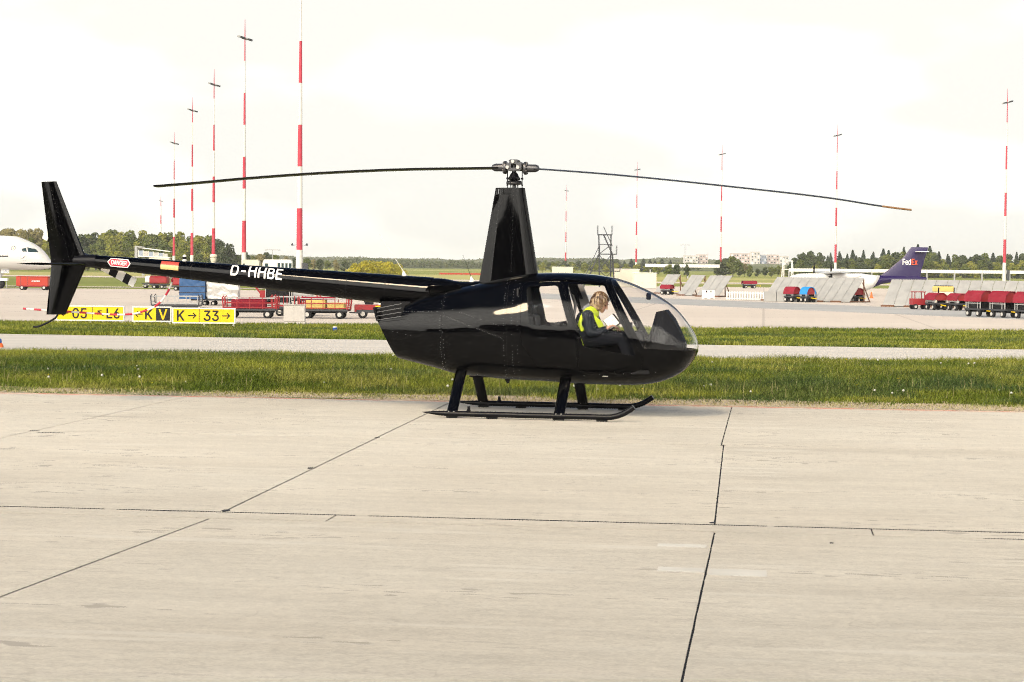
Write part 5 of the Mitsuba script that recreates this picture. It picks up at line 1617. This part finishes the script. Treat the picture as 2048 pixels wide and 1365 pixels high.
key = thing('added_hangar', 'long dark building added unseen behind the camera for the reflections', 'added_hangar')  # added out of view so the black paint reflects a dark horizon
M = at(-10, -62, 0, 0)
ob('wall', box((0, 0, 5.5), (150, 24, 11), ch=0), 'added_hangar_clad', key, M)
ob('roof', box((0, 0, 11.3), (152, 26, .6), ch=0), 'galvanised', key, M)
for k in range(7):
    ob('door', box((-60 + k * 20, 12.1, 4.2), (17, .3, 8.4), ch=0), 'cabinet_grey' if k % 3 == 1 else 'added_hangar_clad', key, M)

# ---- trees and hills
WOOD_BACK = [(-156.9, 591.6, 11.7), (-149.0, 573.7, 11.67), (-149.3, 590.0, 13.29), (-143.8, 582.0, 12.3), (-139.5, 575.2, 12.19), (-140.5, 588.9, 12.24), (-138.7, 595.4, 11.09), (-131.8, 578.0, 10.92), (-130.8, 588.1, 11.11), (-126.2, 580.2, 10.81), (-126.2, 590.8, 10.69), (-123.6, 590.3, 11.46), (-118.2, 578.2, 11.95), (-119.4, 592.9, 12.54), (-115.6, 588.8, 11.78), (-113.1, 589.4, 11.9), (-110.6, 592.7, 12.32), (-106.0, 583.3, 11.79), (-104.5, 591.2, 11.8), (-102.3, 594.1, 11.91), (-96.5, 575.5, 11.49), (-96.6, 593.4, 10.67), (-91.9, 582.5, 11.37), (-89.5, 584.5, 11.04), (-85.7, 576.5, 9.79), (-85.3, 589.8, 9.65), (-82.1, 580.0, 8.26)]
WOOD_MID = [(-147.5, 564.3, 8.21), (-142.9, 556.8, 8.69), (-139.9, 562.2, 10.34), (-136.9, 564.1, 9.29), (-132.6, 564.1, 9.01), (-128.8, 560.6, 8.01), (-125.2, 561.3, 8.76), (-118.5, 552.8, 6.91), (-116.2, 559.9, 9.16), (-111.0, 551.0, 9.62), (-108.2, 559.5, 9.08), (-106.1, 560.9, 8.61), (-102.0, 566.6, 8.32), (-97.9, 557.4, 8.53), (-91.1, 548.5, 8.47), (-90.0, 560.7, 8.0), (-85.0, 552.9, 7.68), (-82.4, 565.8, 7.55)]
WOOD_FRONT = [(-138.3, 531.0, 5.25), (-135.3, 535.2, 6.88), (-129.8, 533.9, 6.54), (-127.3, 537.0, 5.97), (-122.3, 533.0, 4.99), (-117.8, 531.4, 5.65), (-115.3, 540.2, 4.71), (-110.1, 531.9, 6.05), (-104.9, 530.8, 5.8), (-100.4, 532.4, 6.04), (-97.1, 533.1, 6.6), (-92.3, 531.7, 5.92), (-88.4, 535.4, 5.43), (-85.2, 540.2, 5.14), (-79.7, 530.5, 5.28)]
GAP = [(-85.9, 635.8, 6.26), (-85.1, 648.4, 5.05), (-83.7, 659.2, 6.11), (-82.1, 665.0, 6.5), (-74.0, 622.2, 5.34), (-73.1, 641.9, 4.81), (-72.4, 659.1, 4.4), (-64.0, 617.7, 4.64), (-64.4, 644.4, 4.1), (-60.4, 623.7, 4.23), (-60.8, 653.4, 3.68), (-58.8, 661.9, 4.05), (-54.1, 641.9, 3.71)]
BROOM = [(-30.5, 387.1, 2.43), (-29.0, 388.0, 2.64), (-27.7, 393.7, 2.76), (-26.5, 400.6, 2.78), (-24.1, 390.8, 2.6), (-23.1, 397.7, 2.31)]
MIDWOOD = [(13.1, 994.7, 5.26), (16.2, 983.8, 5.44), (19.4, 985.0, 4.93), (22.8, 993.3, 5.48), (25.3, 965.9, 5.35), (29.3, 993.6, 4.97), (32.4, 989.2, 5.33), (36.1, 1002.9, 5.04), (38.4, 978.4, 5.34), (40.1, 942.2, 6.63), (45.0, 983.0, 6.49), (49.5, 1008.6, 6.08), (51.9, 991.2, 6.44), (55.1, 991.5, 5.97), (57.2, 971.3, 7.11), (60.2, 968.5, 6.72), (65.2, 997.5, 6.33), (65.0, 946.2, 6.27), (72.6, 1009.3, 6.71), (75.9, 1010.1, 6.61), (79.8, 1017.0, 6.4)]
MIDBUSH = [(10.4, 696.1, 3.83), (14.1, 696.1, 3.88), (17.9, 703.7, 3.11), (21.1, 686.8, 3.64), (26.1, 723.2, 3.88), (28.2, 682.7, 3.73), (32.7, 702.6, 3.5), (35.3, 680.1, 4.02), (40.4, 707.0, 3.77), (45.2, 724.1, 3.64), (48.9, 723.0, 3.61), (49.5, 678.1, 4.31), (55.3, 707.5, 3.57)]
SHRUB = [(34.1, 433.9, 3.42), (35.1, 427.0, 3.42), (37.5, 429.1, 3.23)]
CITYTREES = [(58.7, 568.5, 4.94), (61.0, 569.5, 5.82), (61.7, 558.0, 6.06), (64.3, 565.5, 4.56), (66.1, 566.8, 3.87), (66.0, 554.1, 3.44), (69.6, 566.1, 2.62), (71.4, 563.1, 2.93), (73.8, 567.9, 3.09), (74.7, 560.5, 3.38), (75.1, 553.5, 3.11), (77.1, 557.4, 2.57)]
EAST_BACK = [(90.7, 639.8, 6.27), (93.9, 644.7, 8.02), (97.1, 648.3, 8.34), (99.0, 644.1, 8.0), (101.8, 647.0, 7.27), (102.6, 641.4, 7.75), (102.9, 631.9, 8.06), (104.4, 630.6, 7.78), (110.2, 654.8, 8.4), (107.0, 625.3, 8.15), (112.2, 645.7, 8.19), (115.0, 651.4, 8.06), (113.3, 631.9, 8.39), (114.1, 626.5, 8.37), (117.7, 637.0, 9.14), (119.1, 634.9, 9.09), (121.6, 638.8, 9.33), (123.2, 637.8, 9.5), (128.0, 653.3, 10.25), (124.9, 628.6, 9.77), (131.6, 653.3, 9.86), (127.9, 626.4, 9.91), (135.1, 653.1, 10.21), (133.1, 635.0, 9.86), (137.4, 646.8, 9.49), (134.5, 625.1, 9.14), (139.2, 638.4, 7.83), (140.9, 645.3, 8.05), (143.0, 643.8, 7.79), (146.6, 649.2, 8.15), (144.5, 629.6, 7.79), (148.6, 637.0, 7.93), (152.6, 643.4, 8.13), (150.8, 625.9, 7.77), (159.0, 650.1, 8.08), (158.4, 637.5, 8.19), (159.5, 632.4, 8.07), (161.7, 631.7, 8.1), (167.4, 644.5, 8.16), (165.1, 626.4, 7.75)]
EAST_MID = [(85.7, 611.9, 3.88), (88.8, 614.7, 5.6), (91.1, 612.6, 5.93), (94.8, 614.9, 5.05), (95.8, 605.9, 5.43), (99.1, 607.4, 5.41), (101.0, 605.3, 6.04), (103.3, 607.5, 5.71), (105.6, 605.3, 6.3), (109.9, 616.7, 6.41), (110.2, 603.0, 6.36), (113.5, 604.2, 7.3), (118.2, 614.3, 7.91), (118.9, 608.0, 8.23), (121.4, 606.8, 7.27), (127.3, 619.5, 8.3), (129.8, 617.9, 8.4), (128.3, 604.4, 6.97), (130.6, 603.1, 5.96), (135.7, 609.8, 5.55), (138.3, 611.5, 6.04), (139.7, 606.9, 5.51), (143.8, 611.8, 5.81), (147.0, 613.6, 5.6), (149.2, 616.3, 5.57), (150.4, 604.8, 6.2), (155.0, 612.9, 5.55), (153.8, 601.2, 5.68), (156.4, 601.3, 6.19), (158.7, 601.1, 6.35)]
EAST_FRONT = [(80.7, 572.8, 2.42), (85.7, 580.9, 3.71), (88.9, 586.6, 3.56), (91.5, 583.2, 3.18), (93.2, 576.5, 4.38), (96.8, 582.4, 3.3), (98.0, 573.9, 4.05), (102.2, 580.0, 4.23), (105.4, 576.2, 4.28), (109.3, 586.0, 5.57), (112.3, 585.9, 5.73), (114.7, 584.2, 5.49), (117.1, 578.0, 5.96), (121.3, 584.8, 6.22), (124.5, 587.7, 5.55), (125.5, 577.9, 3.83), (128.8, 580.4, 3.3), (130.6, 574.6, 4.34), (133.4, 573.7, 4.28), (138.5, 583.5, 3.71), (139.4, 573.0, 3.87), (144.5, 581.6, 4.59), (144.1, 573.8, 4.79), (149.8, 582.7, 3.98), (152.6, 584.1, 3.36)]

LEFT_L = {'leaf_light': 'light green broadleaf tree in the left wood', 'leaf_mid': 'green broadleaf tree in the left wood', 'leaf_dark': 'dark green broadleaf tree in the left wood', 'leaf_olive': 'olive brown tree in the left wood', 'leaf_fir': 'dark conifer in the left wood'}
LEFT_G = 'trees of the left wood'


ORD = 'first second third fourth fifth sixth seventh eighth ninth tenth eleventh twelfth thirteenth fourteenth fifteenth sixteenth seventeenth eighteenth nineteenth twentieth'.split()
ORD += ['twenty-' + o for o in ORD[:9]] + ['thirtieth'] + ['thirty-' + o for o in ORD[:9]] + ['fortieth'] + ['forty-' + o for o in ORD[:9]]


def wood(rows, pick, labs, where, wide=1.0, group=None):
    for i, (x, y, h) in enumerate(rows):
        leaf = pick(x, y, i)
        k = 'fir' if leaf == 'leaf_fir' else 'broad'
        if k == 'fir':
            x, h = x + rng.uniform(-1.1, 1.1), h * rng.uniform(.80, 1.06)
        tree('conifer' if k == 'fir' else 'broadleaf_tree', x, y, h, leaf, f'{labs[leaf]}, {ORD[i]} from the left{where}', group, wide * (rng.uniform(1.2, 1.9) if k == 'fir' else rng.uniform(.88, 1.15)), k)


def pick_back(x, y, i):
    px = x / y
    if px < -.238:
        return 'leaf_olive'
    if px < -.215 or -.222 < px < -.205:
        return 'leaf_dark' if i % 2 else 'leaf_mid'
    if px > -.150:
        return 'leaf_fir' if i % 2 else 'leaf_dark'
    return ('leaf_light', 'leaf_mid', 'leaf_light', 'leaf_mid')[i % 4]


wood(WOOD_BACK, pick_back, LEFT_L, ' in its back row', .95, LEFT_G)
wood(WOOD_MID, lambda x, y, i: 'leaf_olive' if x / y < -.245 else 'leaf_dark' if x / y > -.148 else ('leaf_mid', 'leaf_light', 'leaf_dark', 'leaf_mid', 'leaf_light')[i % 5], LEFT_L, ' in its middle row', .95, LEFT_G)
wood(WOOD_FRONT, lambda x, y, i: ('leaf_light', 'leaf_mid', 'leaf_light')[i % 3] if x / y < -.155 else 'leaf_dark', LEFT_L, ' in its front row', 1.15, LEFT_G)
GL = {'leaf_dark': 'small dark tree in the row behind the tail boom', 'leaf_olive': 'small olive tree in the row behind the tail boom', 'leaf_mid': 'small green tree in the row behind the tail boom'}
wood(GAP, lambda x, y, i: ('leaf_dark', 'leaf_mid', 'leaf_olive')[i % 3], GL, '', 1.15)
for i, (x, y, h) in enumerate(BROOM):
    tree('broom_bush', x, y, h, 'leaf_yellow', f'bright yellow flowering bush behind the tail boom, {ORD[i]} from the left', 'bright yellow flowering bushes', 1.1, 'bush', 'bush')
ML = {'leaf_dark': 'hazy dark tree in the far row over the cabin', 'leaf_mid': 'hazy green tree in the far row over the cabin', 'leaf_light': 'pale green bush in the far row over the cabin', 'leaf_fir': 'hazy dark conifer in the far row over the cabin'}
wood(MIDWOOD, lambda x, y, i: 'leaf_fir' if x / y > .055 else ('leaf_dark', 'leaf_mid')[i % 2], ML, '', 1.5)
wood(MIDBUSH, lambda x, y, i: 'leaf_light', ML, '', 1.3)
for (x, y, h), w, lf, lab in zip(SHRUB, (.95, 1.1, .7), ('leaf_mid', 'leaf_dark', 'leaf_dark'), ('left of three round shrubs before the short white barrier', 'middle and darkest of three round shrubs before the short white barrier', 'narrow right one of three shrubs before the short white barrier')):
    tree('shrub', x, y, h, lf, lab, None, w, 'broad', 'shrub')
CL = {'leaf_dark': 'dark round tree before the far apartment blocks', 'leaf_mid': 'green tree before the far apartment blocks', 'leaf_olive': 'olive tree before the far apartment blocks'}
wood(CITYTREES, lambda x, y, i: ('leaf_dark', 'leaf_dark', 'leaf_mid', 'leaf_mid', 'leaf_olive', 'leaf_mid')[i % 6], CL, '', 1.2)
EL = {'leaf_fir': 'dark conifer in the right wood', 'leaf_dark': 'dark green tree in the right wood', 'leaf_mid': 'green broadleaf tree in the right wood', 'leaf_light': 'light green broadleaf tree in the right wood'}
wood(EAST_BACK, lambda x, y, i: 'leaf_dark' if x / y < .155 else 'leaf_fir' if (x / y < .222 or i % 3 == 0) else ('leaf_mid', 'leaf_dark')[i % 2], EL, ' in the back row', 1.0)
wood(EAST_MID, lambda x, y, i: ('leaf_dark', 'leaf_mid')[i % 2] if x / y < .205 else ('leaf_light', 'leaf_mid', 'leaf_dark')[i % 3], EL, ' in the middle row', 1.15)
wood(EAST_FRONT, lambda x, y, i: ('leaf_mid', 'leaf_dark', 'leaf_light')[i % 3] if x / y < .205 else ('leaf_light', 'leaf_mid')[i % 2], EL, ' in the front row', 1.4)


# far hills: wooded ridges and a pale field
def ridge(name, y0, y1, x0, x1, hfun, m, seed, nx=160, ny=10, bump=1.5, bs=.06):
    X, Yq = np.meshgrid(np.linspace(x0, x1, nx), np.linspace(y0, y1, ny))
    t = (Yq - y0) / (y1 - y0)
    Z = hfun(X) * np.sin(np.clip(t, 0, 1) * np.pi * .5) + bump * (meshkit.fbm(np.stack([X * bs, Yq * bs, X * 0], -1), 4, seed) - .5) * 2 * np.clip(t * 3, 0, 1) - .7
    v = np.stack([X, Yq, Z], -1).reshape(-1, 3)
    i, j = np.meshgrid(np.arange(ny - 1), np.arange(nx - 1), indexing='ij')
    a = i * nx + j
    f = np.concatenate([np.stack([a, a + 1, a + nx + 1], -1).reshape(-1, 3), np.stack([a, a + nx + 1, a + nx], -1).reshape(-1, 3)])
    return put(name, tm(v, f), m, smooth=False, kind='structure')


ridge('hills', 2150, 2900, -900, 1200, lambda x: 11.0 + 1.6 * np.sin(x * .011) + 1.2 * np.sin(x * .031 + 1), 'wood_hill', 3, 420, 14, 2.2, .05)
ridge('field', 1500, 2050, -420, 160, lambda x: 2.2 + 1.0 * np.sin(x * .006 + 2), 'field_pale', 5, 80, 8, .25, .02)
ridge('woodland', 1250, 1420, -400, 260, lambda x: 2.6 + .7 * np.sin(x * .05), 'wood_hill', 9, 420, 10, 1.4, .11)
ridge('hills', 1900, 2100, 120, 420, lambda x: 8.6 + 1.2 * np.sin(x * .06), 'wood_hill', 12, 200, 10, 1.8, .07)


# woods on the far hills: nobody could count these trees
def far_wood(name, n, x0, x1, y0, y1, zf, size, label):
    x, y = rng.uniform(x0, x1, n), rng.uniform(y0, y1, n)
    clump = meshkit.fbm(np.stack([x * .02, y * .02, x * 0], 1), 3, 14)
    ok = clump > .42
    x, y, clump = x[ok], y[ok], clump[ok]
    z = zf(x) + rng.random(len(x)) ** .8 * (2 + 9 * (clump - .42))
    put(name, leaf_cards(np.c_[x, y, z], np.c_[x * 0, x * 0 - .5, x * 0 + .6], size), 'leaf_far', kind='stuff', label=label, cat='wood')


far_wood('far_wood', 26000, -800, 900, 2480, 2560, lambda x: 6.6 + 1.4 * np.sin(x * .011) + .9 * np.sin(x * .031 + 1), 1.7, 'hazy wooded ridge along the horizon')
far_wood('far_wood', 9000, -330, 120, 1260, 1330, lambda x: 0.2 + .5 * np.sin(x * .05), 1.1, 'low scrub and hedges below the pale field')


# ------------------------------------------------------------------ the pilot
def ball(c, r):
    return m3.Manifold.sphere(r, 20).translate([float(q) for q in c])


def chain(*js):
    """Hulls of neighbouring joint spheres (x, y, z, r) joined into one limb."""
    return m3.Manifold.batch_boolean([m3.Manifold.batch_hull([ball(a[:3], a[3]), ball(b[:3], b[3])]) for a, b in zip(js[:-1], js[1:])], m3.OpType.Add)


def smooth_tm(m, L, it=12):
    t = to_tm(m.refine_to_length(L))
    t.merge_vertices()
    return trimesh.smoothing.filter_taubin(t, iterations=it)


def f_hair(p, n, uv):
    a = noise(p.x * 60, p.y * 110, p.z * 12)
    b = noise(p.x * 22, p.y * 30, p.z * 5)
    return mix(mix((0.04, 0.02, 0.011), (0.16, 0.092, 0.05), smoothstep(0.35, 0.7, b)), (0.40, 0.29, 0.18), smoothstep(0.55, 0.75, a) * 0.8)


mat('skin', (0.50, 0.27, 0.19), 0.5, 0.35)
mat('lips', (0.38, 0.13, 0.11), 0.45, 0.35)
mat('hair', proc(f_hair), 0.45, 0.4)
mat('navy_cloth', proc(lambda p, n, uv: mix((0.006, 0.009, 0.014), (0.016, 0.02, 0.028), noise(p.x * 30, p.y * 30, p.z * 30))), 0.85, 0.2)
mat('black_cloth', (0.005, 0.006, 0.009), 0.85, 0.15)
mat('grey_fleece', proc(lambda p, n, uv: mix((0.13, 0.14, 0.16), (0.30, 0.30, 0.31), noise(p.x * 50, p.y * 50, p.z * 50))), 0.95, 0.1)
mat('hi_vis', (0.60, 0.74, 0.02), 0.6, 0.3)
mat('paper', (0.80, 0.79, 0.76), 0.7, 0.2)
mat('ink_grey', (0.35, 0.36, 0.40), 0.7, 0.2)

pil = thing('person', 'woman in dark jacket and yellow safety vest sitting in the cabin bent over a clipboard', 'person')
PY = -.30
pp = lambda name, m, mt, parent=pil, smooth=True, **k: put(name, H(m), mt, parent, smooth, **k)
torso = chain((.93, PY - .10, .98, .125), (.955, PY - .08, 1.12, .125), (.985, PY - .09, 1.25, .125), (1.02, PY - .14, 1.325, .075)) + chain((.93, PY + .10, .98, .125), (.955, PY + .08, 1.12, .125), (.985, PY + .09, 1.25, .125), (1.02, PY + .14, 1.325, .075))
torso = torso + chain((1.02, PY - .14, 1.325, .075), (1.05, PY, 1.35, .08), (1.02, PY + .14, 1.325, .075)) + chain((.985, PY - .09, 1.2, .12), (.985, PY + .09, 1.2, .12))
arm_n = chain((1.03, PY - .19, 1.315, .078), (1.055, PY - .225, 1.20, .070), (1.075, PY - .235, 1.10, .062), (1.16, PY - .20, 1.10, .050), (1.245, PY - .15, 1.135, .040))
arm_f = chain((1.03, PY + .19, 1.315, .078), (1.08, PY + .24, 1.20, .068), (1.11, PY + .235, 1.10, .060), (1.20, PY + .17, 1.11, .048), (1.275, PY + .11, 1.14, .040))
pp('jacket', smooth_tm(torso + arm_n + arm_f, .022), 'navy_cloth')
pp('trousers', smooth_tm(chain((.92, PY - .10, .98, .12), (1.15, PY - .11, 1.01, .105), (1.46, PY - .13, 1.03, .075), (1.54, PY - .13, .80, .062), (1.60, PY - .13, .66, .05)) + chain((.92, PY + .10, .98, .12), (1.15, PY + .11, 1.01, .105), (1.46, PY + .13, 1.03, .075), (1.54, PY + .13, .80, .062), (1.60, PY + .13, .66, .05)), .03), 'black_cloth')
for s in (-.13, .13):
    pp('shoe', smooth_tm(chain((1.58, PY + s, .655, .04), (1.70, PY + s, .645, .035), (1.76, PY + s, .64, .028)), .02), 'black_matt')
ringp = LineString([(.965, 1.13), (.928, 1.20), (.955, 1.285), (.995, 1.355), (1.04, 1.405), (1.09, 1.395), (1.125, 1.33), (1.16, 1.25), (1.20, 1.15)]).buffer(.024)
vest = (torso.translate([-.985, -PY, -1.2]).scale([1.11, 1.07, 1.06]).translate([.99, PY, 1.195]) + chain((1.03, PY - .16, 1.33, .085), (1.04, PY + .16, 1.33, .085)) + chain((1.06, PY - .17, 1.22, .11), (1.14, PY - .08, 1.15, .10))) ^ prism(np.array(ringp.exterior.coords)[:-1], -2, 2)
pp('safety_vest', to_tm(vest), 'hi_vis', smooth=50)
pp('vest_hem', to_tm((torso.translate([-.94, -PY, -1.0]).scale([1.12, 1.22, 1.0]).translate([.945, PY, 1.0])) ^ prism([(.905, 1.04), (.945, 1.045), (.985, .93), (.925, .93)], -2, 2)), 'hi_vis', smooth=50)
pp('collar', smooth_tm(chain((.985, PY - .09, 1.385, .042), (1.03, PY, 1.41, .055), (.985, PY + .09, 1.385, .042)) + chain((1.00, PY - .08, 1.39, .035), (1.085, PY - .06, 1.375, .028)) + chain((1.00, PY + .08, 1.39, .035), (1.085, PY + .06, 1.375, .028)), .015), 'grey_fleece')
# head: built looking along +x, then bowed
HC = np.array([1.165, PY, 1.475])
BOW = trimesh.transformations.euler_matrix(math.radians(4), math.radians(29), math.radians(-4))
BOW[:3, 3] = HC


def bow(t):
    t.apply_transform(BOW)
    return t


el = lambda c, r: m3.Manifold.sphere(1, 28).scale(list(r)).translate(list(c))
head = m3.Manifold.batch_hull([el((-.012, 0, .03), (.098, .074, .085)), el((.03, 0, -.03), (.06, .06, .05))])
head = head + m3.Manifold.batch_hull([ball((.045, .022, -.035), .045), ball((.045, -.022, -.035), .045), ball((.072, 0, -.088), .024), ball((.03, .035, -.06), .03), ball((.03, -.035, -.06), .03)])
head = head + m3.Manifold.batch_hull([ball((.088, 0, .012), .010), ball((.112, 0, -.030), .0105), ball((.098, .011, -.034), .009), ball((.098, -.011, -.034), .009)])
head = head + m3.Manifold.batch_hull([ball((.086, .03, .018), .012), ball((.086, -.03, .018), .012)])
head = head + chain((-.03, 0, -.03, .055), (-.05, 0, -.12, .056), (-.075, 0, -.17, .065))
for s in (-1, 1):
    head = head + el((-.005, s * .075, -.012), (.018, .009, .03))
pp('head', bow(smooth_tm(head, .008, 8)), 'skin')
hk = pil + '__head'
put('mouth', H(bow(to_tm(el((.091, 0, -.062), (.008, .021, .005)) + el((.089, 0, -.071), (.008, .018, .006))))), 'lips', hk, True)
for s in (-1, 1):
    put('eye', H(bow(to_tm(el((.083, s * .031, .0), (.010, .014, .006))))), 'black_matt', hk, True)
    put('eyebrow', H(bow(to_tm(el((.094, s * .031, .022), (.006, .020, .004))))), 'hair', hk, True)
hair = m3.Manifold.batch_hull([el((-.022, 0, .045), (.108, .090, .088)), el((-.05, 0, .0), (.085, .092, .08))])
for s in (-1, 1):
    hair = hair + m3.Manifold.batch_hull([el((.0, s * .058, .05), (.085, .036, .06)), el((.015, s * .068, -.055), (.052, .026, .045)), el((-.06, s * .05, -.07), (.045, .04, .04))])
hair = hair + m3.Manifold.batch_hull([el((-.085, 0, .0), (.05, .08, .07)), el((-.085, 0, -.075), (.035, .07, .035))])
hair = hair - m3.Manifold.batch_hull([ball((.16, .05, .075), .035), ball((.16, -.05, .075), .035), ball((.085, .045, .045), .03), ball((.085, -.045, .045), .03), ball((.075, .045, -.2), .03), ball((.075, -.045, -.2), .03), ball((.2, 0, -.2), .05)])
ht = smooth_tm(hair, .008, 6)
vv_ = ht.vertices
aa = np.arctan2(vv_[:, 1], vv_[:, 2] - .02)
ht.vertices = vv_ * (1 + .022 * np.sin(aa * 13 + 6 * meshkit.noise(vv_ * 22))[:, None] + .03 * (meshkit.fbm(vv_ * 38, 3, 5) - .5)[:, None])
put('hair', H(bow(ht)), 'hair', pil, True)


def hand(w, d, side):
    """Wrist w, pointing along d, palm turned down; four bent fingers and a thumb."""
    w, d = np.array(w, float), np.array(d, float) / np.linalg.norm(d)
    s = np.cross((0, 0, 1), d)
    s /= np.linalg.norm(s)
    u = np.cross(d, s)
    j = lambda a, b, c, r: (*(w + d * a + s * b + u * c), r)
    m = m3.Manifold.batch_hull([ball(j(0, -.018, 0, 0)[:3], .019), ball(j(0, .018, 0, 0)[:3], .019), ball(j(.085, -.034, .004, 0)[:3], .012), ball(j(.085, .034, .004, 0)[:3], .012)])
    for k, (b, L) in enumerate(((-.033, .060), (-.011, .074), (.011, .070), (.032, .055))):
        m = m + chain(j(.08, b, .003, .0095), j(.08 + L * .45, b * 1.05, -.002, .0088), j(.08 + L * .78, b * 1.05, -.022, .008), j(.08 + L * .9, b, -.042, .007))
    m = m + chain(j(.02, side * .03, -.004, .0125), j(.055, side * .058, -.012, .0105), j(.085, side * .062, -.02, .009))
    return smooth_tm(m, .005, 6)


pp('hand', hand((1.245, PY - .145, 1.135), (.75, .30, .45), 1), 'skin')
pp('hand', hand((1.275, PY + .105, 1.14), (.75, -.35, .1), -1), 'skin')
# clipboard with a sheet of paper on her knees
cb = thing('clipboard', 'dark clipboard with white papers held by the woman in the cabin', 'clipboard')
c0 = np.array((1.205, PY - .02, 1.245))
e1, e2 = np.array((.115, .03, .081)), np.array((.108, -.11, -.108))
nn = np.cross(e2, e1)
nn /= np.linalg.norm(nn)
if nn[1] > 0:
    nn = -nn


def board(a0, a1, b0, b1, t0, t1):
    P = [c0 + e1 * a + e2 * b + nn * t for t in (t0, t1) for a, b in ((a0, b0), (a1, b0), (a1, b1), (a0, b1))]
    return trimesh.convex.convex_hull(np.array(P))


put('board', H(board(-.05, 1.12, -.03, 1.06, -.010, -.002)), 'black_matt', cb, False)
put('paper', H(board(.0, .98, .0, .98, -.001, .002)), 'paper', cb, False)
for k in range(7):
    put('text_line', H(board(.86 - k * .11, .88 - k * .11, .1, .55 + .3 * ((k * 37) % 10) / 10, .002, .0026)), 'ink_grey', cb, False)
put('clip', H(board(.40, .62, .98, 1.10, -.001, .012)), 'bright_steel', cb, False)
